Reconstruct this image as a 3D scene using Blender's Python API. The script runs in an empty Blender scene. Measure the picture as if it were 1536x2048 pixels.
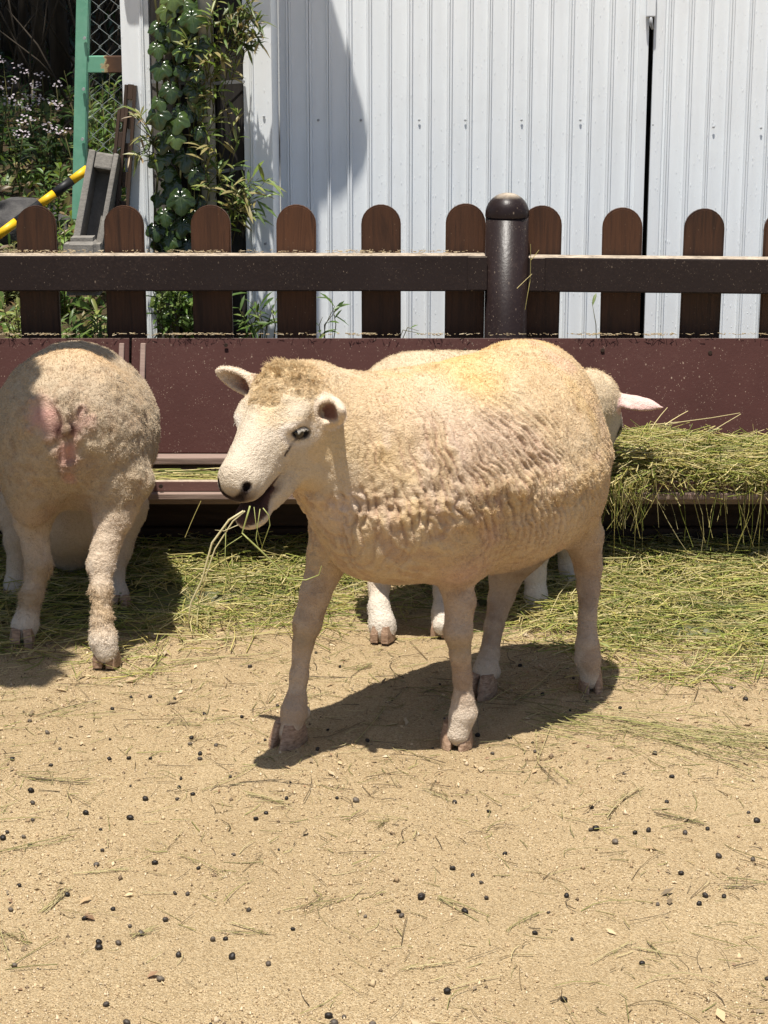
import bpy, bmesh, math, random
import numpy as np
from mathutils import Vector, Matrix
try:
    import openvdb
except ImportError:
    import pyopenvdb as openvdb

SC = bpy.context.scene
COL = SC.collection
R = math.radians
rng = np.random.default_rng(11)
random.seed(11)

# ------------------------------------------------------------------ camera, sky, sun, exposure
PITCH, CAM_H = R(14.5), 1.40
cam_data = bpy.data.cameras.new('camera')
cam_data.sensor_fit = 'VERTICAL'
cam_data.sensor_height = 36.0
cam_data.lens = 72.0
cam_data.clip_start, cam_data.clip_end = 0.05, 500
cam = bpy.data.objects.new('camera', cam_data)
cam.location = (0, 0, CAM_H)
cam.rotation_euler = (R(90) - PITCH, 0, 0)
COL.objects.link(cam)
SC.camera = cam

SUN_EL, SUN_AZ = R(76), R(18)          # azimuth: to the left of straight behind the camera
sun_dir = Vector((-math.sin(SUN_AZ) * math.cos(SUN_EL), -math.cos(SUN_AZ) * math.cos(SUN_EL), math.sin(SUN_EL)))
world = bpy.data.worlds.new('World')
SC.world = world
world.use_nodes = True
wn = world.node_tree
sky = wn.nodes.new('ShaderNodeTexSky')
sky.sky_type = 'NISHITA'
sky.sun_disc = False
sky.sun_elevation = SUN_EL
sky.sun_rotation = math.atan2(sun_dir.x, sun_dir.y)
sky.dust_density = 1.5
wn.links.new(sky.outputs[0], wn.nodes['Background'].inputs[0])
wn.nodes['Background'].inputs[1].default_value = 0.075
sl = bpy.data.lights.new('sun', 'SUN')
sl.energy = 5.0
sl.angle = R(0.55)
sl.color = (1.0, 0.955, 0.88)
sun = bpy.data.objects.new('sun', sl)
sun.rotation_euler = sun_dir.to_track_quat('Z', 'Y').to_euler()
sun.location = sun_dir * 30
COL.objects.link(sun)

SC.view_settings.view_transform = 'Standard'
SC.view_settings.look = 'None'
SC.view_settings.gamma = 1.0
SC.view_settings.exposure = 0.62
SC.view_settings.use_curve_mapping = False
SC.render.engine = 'CYCLES'
SC.cycles.max_bounces = 6
SC.cycles.transparent_max_bounces = 8
SC.cycles.use_denoising = True

# ------------------------------------------------------------------ measuring helpers
_c, _s = math.cos(PITCH), math.sin(PITCH)
def W(px, py, Y):
    """the point at depth Y (metres from the camera along the ground) seen at a place of the photograph"""
    t = (py - 1024) / 4096.0
    d = Y / (_c - t * _s)
    return np.array([(px - 768) / 4096.0 * d, Y, CAM_H - d * (_s + t * _c)])
def G(px, py, z=0.0):
    t = (py - 1024) / 4096.0
    d = (CAM_H - z) / (_s + t * _c)
    return np.array([(px - 768) / 4096.0 * d, d * (_c - t * _s), z])
def to_px(P):
    P = np.asarray(P, float)
    d = P[..., 1] * _c + (CAM_H - P[..., 2]) * _s
    u = P[..., 1] * _s - (CAM_H - P[..., 2]) * _c
    return np.stack([768 + 4096 * P[..., 0] / d, 1024 - 4096 * u / d], -1)

def unit(v):
    v = np.asarray(v, float); return v / np.linalg.norm(v)
def tag(o, label=None, cat=None, group=None, kind=None):
    if label: o['label'] = label
    if cat: o['category'] = cat
    if group: o['group'] = group
    if kind: o['kind'] = kind
    return o
def link(o, parent=None):
    COL.objects.link(o)
    if parent is not None: o.parent = parent
    return o
def thing(name, loc=(0, 0, 0), rz=0.0, label=None, cat=None, group=None, kind=None):
    o = bpy.data.objects.new(name, None)
    o.empty_display_size = 0.1
    o.location = loc
    o.rotation_euler = (0, 0, rz)
    link(o)
    return tag(o, label, cat, group, kind)
def mesh_np(name, V, faces=None, m=None, parent=None, smooth=False, loc=None, quads=None, tris=None):
    """fast mesh from arrays; faces may be a list, or quads / tris integer arrays"""
    me = bpy.data.meshes.new(name)
    if faces is not None:
        me.from_pydata([tuple(v) for v in V], [], faces)
    else:
        V = np.ascontiguousarray(V, np.float32)
        idx, tot = [], []
        for A, n in ((quads, 4), (tris, 3)):
            if A is not None and len(A):
                idx.append(np.asarray(A, np.int32).ravel()); tot.append(np.full(len(A), n, np.int32))
        idx = np.concatenate(idx); tot = np.concatenate(tot)
        me.vertices.add(len(V)); me.vertices.foreach_set('co', V.ravel())
        me.loops.add(len(idx)); me.loops.foreach_set('vertex_index', idx)
        me.polygons.add(len(tot))
        me.polygons.foreach_set('loop_start', np.concatenate([[0], np.cumsum(tot)[:-1]]).astype(np.int32))
        me.update(calc_edges=True)
        me.validate()
    if smooth:
        me.polygons.foreach_set('use_smooth', np.ones(len(me.polygons), bool))
    if m is not None: me.materials.append(m)
    o = bpy.data.objects.new(name, me)
    if loc is not None: o.location = loc
    return link(o, parent)
def from_bm(name, bm, m=None, parent=None, smooth=False, loc=None):
    me = bpy.data.meshes.new(name)
    bm.normal_update()
    bm.to_mesh(me); bm.free()
    if smooth:
        for p in me.polygons: p.use_smooth = True
    if m is not None: me.materials.append(m)
    o = bpy.data.objects.new(name, me)
    if loc is not None: o.location = loc
    return link(o, parent)
def bm_box(bm, lo, hi, bev=0.0, M=None):
    r = bmesh.ops.create_cube(bm, size=1.0)
    vs = r['verts']
    lo, hi = Vector(lo), Vector(hi)
    for v in vs:
        v.co = Vector(((v.co.x + .5) * (hi.x - lo.x) + lo.x, (v.co.y + .5) * (hi.y - lo.y) + lo.y, (v.co.z + .5) * (hi.z - lo.z) + lo.z))
    if bev > 0:
        es = list({e for v in vs for e in v.link_edges})
        g = bmesh.ops.bevel(bm, geom=es, offset=bev, segments=2, affect='EDGES', profile=0.6)
        vs = list({v for f in g['faces'] for v in f.verts} | {v for v in vs if v.is_valid})
    if M is not None:
        bmesh.ops.transform(bm, matrix=M, verts=[v for v in vs if v.is_valid])
def box(name, lo, hi, m, parent=None, bev=0.003, M=None, loc=None):
    bm = bmesh.new(); bm_box(bm, lo, hi, bev, M)
    return from_bm(name, bm, m, parent, loc=loc)
def bm_tube(bm, pts, rad, n=10, cap=True):
    pts = [Vector(p) for p in pts]
    if not hasattr(rad, '__len__'): rad = [rad] * len(pts)
    rings = []
    up = None
    for i, p in enumerate(pts):
        d = (pts[min(i + 1, len(pts) - 1)] - pts[max(i - 1, 0)]).normalized()
        if up is None:
            up = Vector((0, 0, 1)) if abs(d.z) < .9 else Vector((1, 0, 0))
        a = d.cross(up).normalized(); b = a.cross(d).normalized(); up = b
        rings.append([bm.verts.new(p + (a * math.cos(t) + b * math.sin(t)) * rad[i]) for t in [2 * math.pi * k / n for k in range(n)]])
    for r0, r1 in zip(rings[:-1], rings[1:]):
        for k in range(n):
            f = bm.faces.new((r0[k], r0[(k + 1) % n], r1[(k + 1) % n], r1[k])); f.smooth = True
    if cap:
        bm.faces.new(rings[0][::-1]); bm.faces.new(rings[-1])
def tube(name, pts, rad, m, parent=None, n=10, loc=None):
    bm = bmesh.new(); bm_tube(bm, pts, rad, n)
    bmesh.ops.recalc_face_normals(bm, faces=bm.faces)
    return from_bm(name, bm, m, parent, loc=loc)

# value noise in numpy
def _hash(ix, iy, iz, seed):
    h = (ix.astype(np.int64) * 374761393 + iy.astype(np.int64) * 668265263 + iz.astype(np.int64) * 2147483647 + seed * 974634777) & 0x7fffffff
    h = (h ^ (h >> 13)) * 1274126177 & 0x7fffffff
    h = h ^ (h >> 16)
    return (h & 0xffff) / 65535.0
def vnoise(P, scale, seed=0):
    p = np.asarray(P, float) * scale
    i = np.floor(p).astype(np.int64); f = p - i
    u = f * f * f * (f * (f * 6 - 15) + 10)
    out = 0
    for dx in (0, 1):
        wx = u[:, 0] if dx else 1 - u[:, 0]
        for dy in (0, 1):
            wy = u[:, 1] if dy else 1 - u[:, 1]
            for dz in (0, 1):
                wz = u[:, 2] if dz else 1 - u[:, 2]
                out = out + wx * wy * wz * _hash(i[:, 0] + dx, i[:, 1] + dy, i[:, 2] + dz, seed)
    return out * 2 - 1
def fbm(P, scale, seed=0, oct=3):
    s, a, t = 0, 1.0, 0
    for o in range(oct):
        s = s + a * vnoise(P, scale * 2.03 ** o, seed + 17 * o); t += a; a *= .5
    return s / t
def sstep(a, b, x):
    t = np.clip((x - a) / (b - a), 0, 1)
    return t * t * (3 - 2 * t)

# ------------------------------------------------------------------ node helper
class NT:
    def __init__(self, name):
        self.m = bpy.data.materials.new(name)
        self.m.use_nodes = True
        self.t = self.m.node_tree
        self.p = self.t.nodes['Principled BSDF']
        self.out = self.t.nodes['Material Output']
        self._tc = None
    def n(self, typ, **kw):
        nd = self.t.nodes.new('ShaderNode' + typ)
        for k, v in kw.items(): setattr(nd, k, v)
        return nd
    def l(self, a, b): self.t.links.new(a, b)
    def put(self, sock, v):
        if hasattr(v, 'is_linked'): self.l(v, sock)
        elif isinstance(v, (tuple, list)) and len(v) == 3 and sock.type == 'RGBA': sock.default_value = (*v, 1)
        else: sock.default_value = v
    def co(self, kind='Object', scale=(1, 1, 1), loc=(0, 0, 0), rot=(0, 0, 0)):
        if self._tc is None: self._tc = self.n('TexCoord')
        o = self._tc.outputs[kind]
        if scale == (1, 1, 1) and loc == (0, 0, 0) and rot == (0, 0, 0): return o
        mp = self.n('Mapping'); mp.inputs['Scale'].default_value = scale; mp.inputs['Location'].default_value = loc; mp.inputs['Rotation'].default_value = rot
        self.l(o, mp.inputs[0]); return mp.outputs[0]
    def noise(self, scale, detail=3, rough=.55, co=None, dist=0.0):
        nd = self.n('TexNoise'); nd.inputs['Scale'].default_value = scale; nd.inputs['Detail'].default_value = detail
        nd.inputs['Roughness'].default_value = rough; nd.inputs['Distortion'].default_value = dist
        self.l(co if co is not None else self.co(), nd.inputs['Vector']); return nd.outputs['Fac']
    def voro(self, scale, co=None, feature='F1', out='Distance', rnd=1.0):
        nd = self.n('TexVoronoi', feature=feature); nd.inputs['Scale'].default_value = scale; nd.inputs['Randomness'].default_value = rnd
        self.l(co if co is not None else self.co(), nd.inputs['Vector']); return nd.outputs[out]
    def ramp(self, fac, stops, interp='LINEAR'):
        nd = self.n('ValToRGB'); nd.color_ramp.interpolation = interp
        e = nd.color_ramp.elements
        while len(e) < len(stops): e.new(.5)
        for el, (p, c) in zip(e, stops):
            el.position = p; el.color = (*c, 1) if hasattr(c, '__len__') else (c, c, c, 1)
        self.l(fac, nd.inputs[0]); return nd.outputs[0]
    def mix(self, fac, a, b, mode='MIX'):
        nd = self.n('Mix', data_type='RGBA', blend_type=mode)
        self.put(nd.inputs[0], fac); self.put(nd.inputs[6], a); self.put(nd.inputs[7], b)
        return nd.outputs[2]
    def math(self, op, a, b=0.0, clamp=False):
        nd = self.n('Math', operation=op, use_clamp=clamp)
        self.put(nd.inputs[0], a); self.put(nd.inputs[1], b); return nd.outputs[0]
    def hsv(self, col, h=.5, s=1.0, v=1.0):
        nd = self.n('HueSaturation'); self.put(nd.inputs['Hue'], h); self.put(nd.inputs['Saturation'], s); self.put(nd.inputs['Value'], v)
        self.put(nd.inputs['Color'], col); return nd.outputs[0]
    def bump(self, h, strength=.5, dist=.01, normal=None):
        nd = self.n('Bump'); nd.inputs['Strength'].default_value = strength; nd.inputs['Distance'].default_value = dist
        self.l(h, nd.inputs['Height'])
        if normal is not None: self.l(normal, nd.inputs['Normal'])
        return nd.outputs[0]
    def rand(self): return self.n('ObjectInfo').outputs['Random']
    def attr(self, name, out='Color'):
        nd = self.n('Attribute'); nd.attribute_name = name; return nd.outputs[out]
    def done(self, base=None, rough=None, normal=None, spec=None, metal=None, sss=None, trans=None):
        i = self.p.inputs
        if base is not None: self.put(i['Base Color'], base)
        if rough is not None: self.put(i['Roughness'], rough)
        if normal is not None: self.l(normal, i['Normal'])
        if spec is not None: self.put(i['Specular IOR Level'], spec)
        if metal is not None: self.put(i['Metallic'], metal)
        return self.m
def plain(name, c, rough=.6, spec=.3):
    return NT(name).done(c, rough, spec=spec)
def leafy(name, col_sock_fn, rough=.45, translucent=.35, spec=.4):
    """leaf material: principled mixed with a translucent lobe"""
    k = NT(name)
    col = col_sock_fn(k)
    k.done(col, rough, spec=spec)
    tr = k.n('BsdfTranslucent'); k.put(tr.inputs[0], k.hsv(col, .48, 1.15, 1.5))
    ms = k.n('MixShader'); ms.inputs[0].default_value = translucent
    k.l(k.p.outputs[0], ms.inputs[1]); k.l(tr.outputs[0], ms.inputs[2]); k.l(ms.outputs[0], k.out.inputs[0])
    return k.m
# ------------------------------------------------------------------ the ground of the pen and the bank behind it
def sand_mat():
    k = NT('dry_sand')
    co = k.co()
    big = k.noise(2.2, 4, .6, co); mid = k.noise(14, 4, .6, co)
    gr = k.voro(420, co, out='Color'); gr2 = k.voro(210, co, out='Color')
    sep = k.n('SeparateColor'); k.l(gr, sep.inputs[0]); sep2 = k.n('SeparateColor'); k.l(gr2, sep2.inputs[0])
    c = k.ramp(sep.outputs[0], [(0, (.20, .13, .063)), (.22, (.385, .28, .152)), (.7, (.48, .36, .207)), (1, (.60, .48, .305))])
    c = k.mix(k.math('MULTIPLY', sep2.outputs[1], .35), c, (.42, .31, .17))
    c = k.mix(k.ramp(big, [(.35, 0.0), (.7, .45)]), c, (.33, .235, .125))
    c = k.mix(k.ramp(mid, [(.4, 0.0), (.75, .35)]), c, (.46, .345, .20))
    h = k.math('ADD', k.math('MULTIPLY', k.voro(420, co), -1.0), k.math('MULTIPLY', k.voro(190, co), -.9))
    h = k.math('ADD', h, k.math('MULTIPLY', k.noise(60, 3, .6, co), 1.3))
    return k.done(c, .95, k.bump(h, .95, .0038), spec=.1)
SAND = sand_mat()
def ground_height(x, y):
    P = np.stack([x, y, x * 0], 1)
    return fbm(P, 1.7, 201, 2) * .010 + fbm(P, 7, 202, 2) * .005 + fbm(P, 24, 203, 2) * .0016
def grid_mesh(name, xs, ys, zf, m):
    X, Yg = np.meshgrid(xs, ys, indexing='ij')
    x, y = X.ravel(), Yg.ravel()
    V = np.stack([x, y, zf(x, y)], 1)
    nx, ny = len(xs), len(ys)
    I = np.arange(nx * ny).reshape(nx, ny)
    Q = np.stack([I[:-1, :-1], I[1:, :-1], I[1:, 1:], I[:-1, 1:]], -1).reshape(-1, 4)
    return tag(mesh_np(name, V, quads=Q, m=m, smooth=True), kind='structure')
def gz(x, y): return float(ground_height(np.array([x]), np.array([y]))[0])
grid_mesh('sand_ground', np.concatenate([[-60, -20, -8, -4], np.linspace(-2, 2, 300), [4, 8, 20, 60]]),
          np.concatenate([[-40, -10, 0, 1], np.linspace(2, 5.3, 270)]), ground_height, SAND)

def soil_mat():
    k = NT('leafy_soil')
    n = k.noise(9, 5, .65); n2 = k.noise(70, 5, .7)
    c = k.ramp(n, [(.3, (.035, .025, .015)), (.55, (.08, .058, .034)), (.8, (.05, .06, .02))])
    c = k.mix(k.ramp(n2, [(.45, 0.0), (.75, .7)]), c, (.15, .11, .065))
    return k.done(c, .95, k.bump(k.math('ADD', n, n2), .9, .03), spec=.1)
def bank_height(x, y):
    z = np.interp(y, [5.3, 5.6, 6.0, 7.0, 9.0, 12.0, 18.0, 60.0], [.0, .22, .33, .52, .80, 1.25, 3.0, 9.0])
    z = np.where(x > -.75, np.minimum(z, np.interp(x, [-.75, -.3], [.34, .25])), z)
    P = np.stack([x, y, x * 0], 1)
    z = np.where(y < 5.31, ground_height(x, y), z + fbm(P, 1.3, 211, 3) * .07)
    return z
grid_mesh('bank', np.concatenate([[-60, -20, -10], np.linspace(-5, 3, 110), [6, 20, 60]]),
          np.concatenate([[5.3], np.linspace(5.5, 9, 50), np.linspace(9.3, 18, 30), [30, 60]]), bank_height, soil_mat())
def bz(x, y): return float(bank_height(np.array([x], float), np.array([y], float))[0])

# ------------------------------------------------------------------ the white metal shed
def white_metal_mat():
    k = NT('white_painted_steel')
    co = k.co()
    st = k.noise(1.0, 5, .6, k.co(scale=(16, 16, 1.1)))
    st2 = k.noise(1.0, 4, .6, k.co(scale=(55, 55, 5)))
    dirt = k.noise(5, 5, .7, co)
    c = k.mix(k.ramp(st, [(.35, 0.0), (.8, .75)]), (.855, .885, .90), (.745, .78, .80))
    c = k.mix(k.ramp(st2, [(.45, 0.0), (.85, .35)]), c, (.70, .715, .72))
    c = k.mix(k.ramp(dirt, [(.5, 0.0), (.85, .30)]), c, (.68, .685, .68))
    drip = k.voro(1.0, k.co(scale=(95, 95, 24)))
    pim = k.voro(1.0, k.co(scale=(60, 60, 44)))
    h = k.math('ADD', k.ramp(drip, [(.05, 1.0), (.16, 0.0)]), k.math('MULTIPLY', k.ramp(pim, [(.03, 1.0), (.10, 0.0)]), 1.0))
    h = k.math('ADD', h, k.math('MULTIPLY', k.noise(12, 3, .5, k.co(scale=(3, 3, .6))), .5))
    return k.done(c, .5, k.bump(h, .30, .003), spec=.4)
WHITE = white_metal_mat()
SCREW = plain('weathered_screw', (.33, .34, .35), .45, .5)
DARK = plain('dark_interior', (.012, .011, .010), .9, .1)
def weathered_mat(name, a, b, scale=(40, 40, 3)):
    k = NT(name)
    n = k.noise(1.0, 6, .65, k.co(scale=scale), dist=.6); n2 = k.noise(7, 4, .6)
    c = k.ramp(n, [(.25, a), (.75, b)])
    c = k.mix(k.math('MULTIPLY', n2, .4), c, a)
    return k.done(c, .85, k.bump(n, .5, .004), spec=.15)
GREYWOOD = weathered_mat('grey_weathered_wood', (.10, .09, .08), (.27, .25, .225))
BLACKWOOD = weathered_mat('dark_tarred_board', (.018, .016, .015), (.06, .054, .05))

def rib_sheet(name, x0, x1, y, z0, z1, m, parent, pitch=.0605, first=0.0, rib=.0165, h=.0115, thick=.004, edges=()):
    """a steel sheet with narrow raised double ribs, facing -Y"""
    xs = [(x0, 0.0)]
    x = x0 + first
    i = 0
    while x + rib < x1 - .004:
        if x > x0 + .004:
            w = rib * (1.0 + .12 * math.sin(i * 2.4))
            xs += [(x, 0), (x + .0025, -h), (x + w * .42, -h), (x + w * .5, -h * .45), (x + w * .58, -h), (x + w - .0025, -h), (x + w, 0)]
        x += pitch; i += 1
    xs.append((x1, 0.0))
    n = len(xs)
    V = []
    for zz in (z0, z1):
        for back in (0, 1):
            for (xx, dy) in xs:
                V.append((xx, y + dy + (thick if back else 0), zz))
    def id(t, b, k): return (t * 2 + b) * n + k
    F = []
    for k in range(n - 1):
        F.append((id(0, 0, k), id(0, 0, k + 1), id(1, 0, k + 1), id(1, 0, k)))
        F.append((id(0, 1, k + 1), id(0, 1, k), id(1, 1, k), id(1, 1, k + 1)))
        F.append((id(0, 1, k), id(0, 1, k + 1), id(0, 0, k + 1), id(0, 0, k)))
        F.append((id(1, 0, k), id(1, 0, k + 1), id(1, 1, k + 1), id(1, 1, k)))
    F.append((id(0, 0, 0), id(1, 0, 0), id(1, 1, 0), id(0, 1, 0)))
    F.append((id(0, 0, n - 1), id(0, 1, n - 1), id(1, 1, n - 1), id(1, 0, n - 1)))
    return mesh_np(name, V, faces=F, m=m, parent=parent)
def X_at(px, Y, py=300): return float(W(px, py, Y)[0])
def screw(x, y, z, parent, r=.0042):
    bm = bmesh.new()
    bmesh.ops.create_cone(bm, segments=8, radius1=r, radius2=r * .6, depth=.0022, cap_ends=True)
    bmesh.ops.transform(bm, matrix=Matrix.Translation((x, y, z)) @ Matrix.Rotation(R(90), 4, 'X'), verts=bm.verts)
    return from_bm('screw', bm, SCREW, parent)

YW, YB = 6.30, 5.93               # plane of the long wall, plane of the projecting corner block
ZB = .18
def shed():
    o = thing('shed', (0, 0, 0), 0, 'white ribbed metal shed filling the background behind the picket fence', 'shed')
    xl = X_at(249, YB); xr = X_at(545, YB)
    gap0, gap1 = X_at(1290, YW), X_at(1300, YW)
    # long wall: the fixed sheet left of the gap, the door right of it
    rib_sheet('wall_sheet', xr + .004, gap0 - .030, YW, ZB, 3.6, WHITE, o, first=.020)
    rib_sheet('door_sheet', gap1 + .034, 2.6, YW + .004, ZB + .03, 3.6, WHITE, o, first=.008)
    # lapped edges beside the gap
    box('edge_trim', (gap0 - .030, YW - .007, ZB), (gap0, YW + .004, 3.6), WHITE, o, .002)
    box('edge_trim', (gap1, YW - .004, ZB + .03), (gap1 + .034, YW + .010, 3.6), WHITE, o, .002)
    box('gap_dark_sheet', (gap0 - .02, YW + .05, ZB), (gap1 + .04, YW + .06, 3.6), DARK, o, 0)  # black sheet standing in for the darkness seen through the gap
    zt = W(1297, 20, YW)[2]
    latch = box('latch_box', (gap0 - .012, YW - .028, zt - .020), (gap0 + .016, YW - .0075, zt + .10), WHITE, o, .004)
    tube('latch_pin', [(gap0 + .002, YW - .022, zt - .020), (gap0 + .003, YW - .020, zt - .04), (gap0 + .010, YW - .010, zt - .055)], [.006, .006, .004], SCREW, latch, 8)
    # projecting corner block: two white strips with boards and a rain pipe between them
    rib_sheet('corner_sheet', xl, X_at(304, YB), YB, ZB, 3.6, WHITE, o, pitch=.2, first=.052, rib=.014, h=.006)
    rib_sheet('corner_sheet', X_at(489, YB), xr, YB, ZB, 3.6, WHITE, o, pitch=.2, first=.016, rib=.014, h=.006)
    box('side_sheet', (xr - .004, YB + .0045, ZB), (xr, YW + .004, 3.6), WHITE, o, 0)
    box('side_sheet', (xl, YB + .0045, ZB), (xl + .004, 9.0, 3.6), WHITE, o, 0)
    box('corner_board', (X_at(304, YB) + .002, YB + .012, ZB), (X_at(348, YB), YB + .05, 3.6), GREYWOOD, o, .004)
    box('corner_board', (X_at(349, YB), YB + .030, ZB), (X_at(432, YB), YB + .06, 3.6), BLACKWOOD, o, .004)
    box('corner_board', (X_at(434, YB), YB + .014, ZB), (X_at(489, YB) - .002, YB + .05, 3.6), BLACKWOOD, o, .004)
    k = NT('grey_pvc'); n = k.noise(5, 4, .6, k.co(scale=(4, 4, .7)))
    PVC = k.done(k.ramp(n, [(.3, (.30, .30, .28)), (.7, (.48, .47, .43))]), .45, spec=.4)
    pc = X_at(418, YB)
    pipe = tube('rain_pipe', [(pc, YB - .025, ZB), (pc, YB - .025, 3.5)], .0215, PVC, o, 20)
    for py, tail in ((163, 0), (340, 1)):
        z = W(400, py, YB)[2]
        pts = [(X_at(306, YB), YB + .008, z), (X_at(380, YB), YB - .012, z - .004), (pc - .015, YB - .052, z - .004), (pc + .02, YB - .050, z - .004), (X_at(445, YB), YB - .004, z - .003), (X_at(487, YB), YB + .008, z + .006 * tail)]
        bm = bmesh.new()
        for a, b in zip(pts[:-1], pts[1:]):
            a, b = Vector(a), Vector(b)
            vs = [bm.verts.new(a + Vector((0, 0, -.005))), bm.verts.new(b + Vector((0, 0, -.005))), bm.verts.new(b + Vector((0, 0, .005))), bm.verts.new(a + Vector((0, 0, .005)))]
            f = bm.faces.new(vs)
        bmesh.ops.solidify(bm, geom=bm.faces[:], thickness=.0016)
        band = from_bm('pipe_band', bm, SCREW, o)
        tube('bolt', [(X_at(489, YB), YB - .004, z + .006 * tail), (X_at(489, YB), YB - .022, z + .006 * tail)], .0055, SCREW, band, 8)
    # screws
    for px in (525, 637, 722, 838, 930, 1042, 1159, 1272): 
        screw(X_at(px, YW), YW - .005, W(px, 240, YW)[2], o)
    for px, py in ((265, 226), (529, 233), (528, 487)):
        screw(X_at(px, YB), YB - .003, W(px, py, YB)[2], o)
    for px, py in ((1304, 250), (1425, 254), (1520, 256)):
        screw(X_at(px, YW), YW - .003, W(px, py, YW)[2], o)
    # roof with an overhanging eave, out of the picture but over the wall
    ROOFING = plain('grey_roofing', (.12, .12, .13), .6)
    box('roof', (xr + .006, YW - .06, 3.62), (2.9, 9.3, 3.70), ROOFING, o, .01)
    bm = bmesh.new()
    def up(px, py, H=2.40):        # where a roof edge at height H must be to throw its shadow there
        q = W(px, py, YW); t = (H - q[2]) / sun_dir.z
        return (q[0] + sun_dir.x * t, YW + sun_dir.y * t)
    ring = [(xl - .12, up(632, 420)[1] - .001), up(632, 420), up(676, 402), up(708, 375), up(728, 345), up(737, 300), up(728, 235), up(695, 120), up(660, 0), (up(660, 0)[0] - .03, YW - .15), (up(660, 0)[0] - .03, YW - .002), (xl - .12, YW - .002)]
    f = bm.faces.new([bm.verts.new((x, y, 2.40)) for x, y in ring])
    r = bmesh.ops.extrude_face_region(bm, geom=[f]); bmesh.ops.translate(bm, vec=(0, 0, .02), verts=[v for v in r['geom'] if isinstance(v, bmesh.types.BMVert)])
    bmesh.ops.recalc_face_normals(bm, faces=bm.faces)
    from_bm('shadow_slab', bm, ROOFING, o)  # added unseen slab, outline shaped to cast the rounded shadow on the wall
    box('shade_board', (xl - .01, YB - .085, 1.63), (xr + .004, YB - .0035, 1.75), WHITE, o, .01)  # added unseen board that shades the tops of the white strips
    box('back_sheet', (xl + .005, 8.99, ZB), (2.6, 9.0, 3.6), WHITE, o, 0)
    box('side_sheet', (2.601, YW, ZB), (2.606, 9.0, 3.6), WHITE, o, 0)
    return o
shed()

# ------------------------------------------------------------------ green gate with chain-link wire
def green_gate():
    Yg = 6.35
    o = thing('chain_link_gate', (X_at(170, Yg), Yg, 0), 0, 'weathered green steel gate with chain-link wire and a rusty middle bar', 'gate')
    org = np.array(o.location)
    k = NT('faded_green_paint')
    n = k.noise(7, 5, .65); n2 = k.noise(26, 4, .6)
    g = k.ramp(n, [(.3, (.10, .30, .20)), (.7, (.20, .43, .31))])
    GREEN = k.done(k.mix(k.ramp(n2, [(.5, 0.0), (.8, .4)]), g, (.28, .47, .37)), .6, k.bump(n2, .2, .003), spec=.3)
    k = NT('green_paint_gone_to_rust')
    n = k.noise(16, 5, .7)
    sx = k.n('SeparateXYZ'); k.l(k.co(), sx.inputs[0])
    f = k.math('ADD', k.math('MULTIPLY', sx.outputs[0], 16.0), k.math('MULTIPLY', n, 1.5))
    e = k.ramp(k.math('SUBTRACT', f, 1.65), [(.0, (.15, .36, .25)), (.10, (.15, .36, .25)), (.12, (.42, .36, .22)), (.22, (.34, .25, .13)), (.26, (.115, .06, .035)), (.9, (.075, .045, .032))])
    RUST = k.done(e, .85, k.bump(n, .4, .003), spec=.2)
    def slant(px0, py0, px1, py1, wpx, name, m):
        a, b = W(px0, py0, Yg) - org, W(px1, py1, Yg) - org
        d = unit(b - a); s = unit(np.cross(d, [0, 1, 0])); w = wpx / 4096 * Yg
        bm = bmesh.new()
        vs = []
        for p in (a, b):
            for u, v in ((-.5, 0), (.5, 0), (.5, 1), (-.5, 1)):
                vs.append(bm.verts.new(Vector(p + s * w * u + np.array([0, .045 * v, 0]))))
        bmesh.ops.convex_hull(bm, input=vs)
        bmesh.ops.bevel(bm, geom=bm.edges[:], offset=.003, segments=2, affect='EDGES')
        return from_bm(name, bm, m, o)
    st = slant(166, -40, 156, 440, 25, 'gate_post', GREEN)
    for py in (76, 178, 278):
        pa = W(171 - py * .02, py, Yg - .004) - org
        tube('bolt', [pa, pa - np.array([0, .008, 0])], .005, SCREW, st, 8)
    bar_z0, bar_z1 = W(200, 146, Yg)[2], W(200, 112, Yg)[2]
    x0, x1 = X_at(174, Yg), X_at(262, Yg)
    box('gate_rail', (x0 - org[0], .004, bar_z0), (x1 - org[0], .040, bar_z1), RUST, o, .003)
    # woven wire: zigzag wires side by side
    WIRE = plain('galvanised_wire', (.36, .40, .40), .45, .5)
    px0, px1 = 172, 262
    step = .0300
    half = step * .98
    bm = bmesh.new()
    x = X_at(px0, Yg) - org[0] + .006
    zlo, zhi = W(200, 330, Yg)[2], 1.75
    j = 0
    while x < x1 - org[0] + .02:
        pts = []
        zz = zlo; sgn = 1 if j % 2 else -1
        while zz < zhi:
            pts.append((x + sgn * (step * .5 + .0035), .022 + sgn * .0022, zz)); zz += half; sgn = -sgn
        bm_tube(bm, pts, .00145, 5, cap=False)
        x += step; j += 1
    from_bm('wire_mesh', bm, WIRE, o)
    return o
green_gate()

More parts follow.
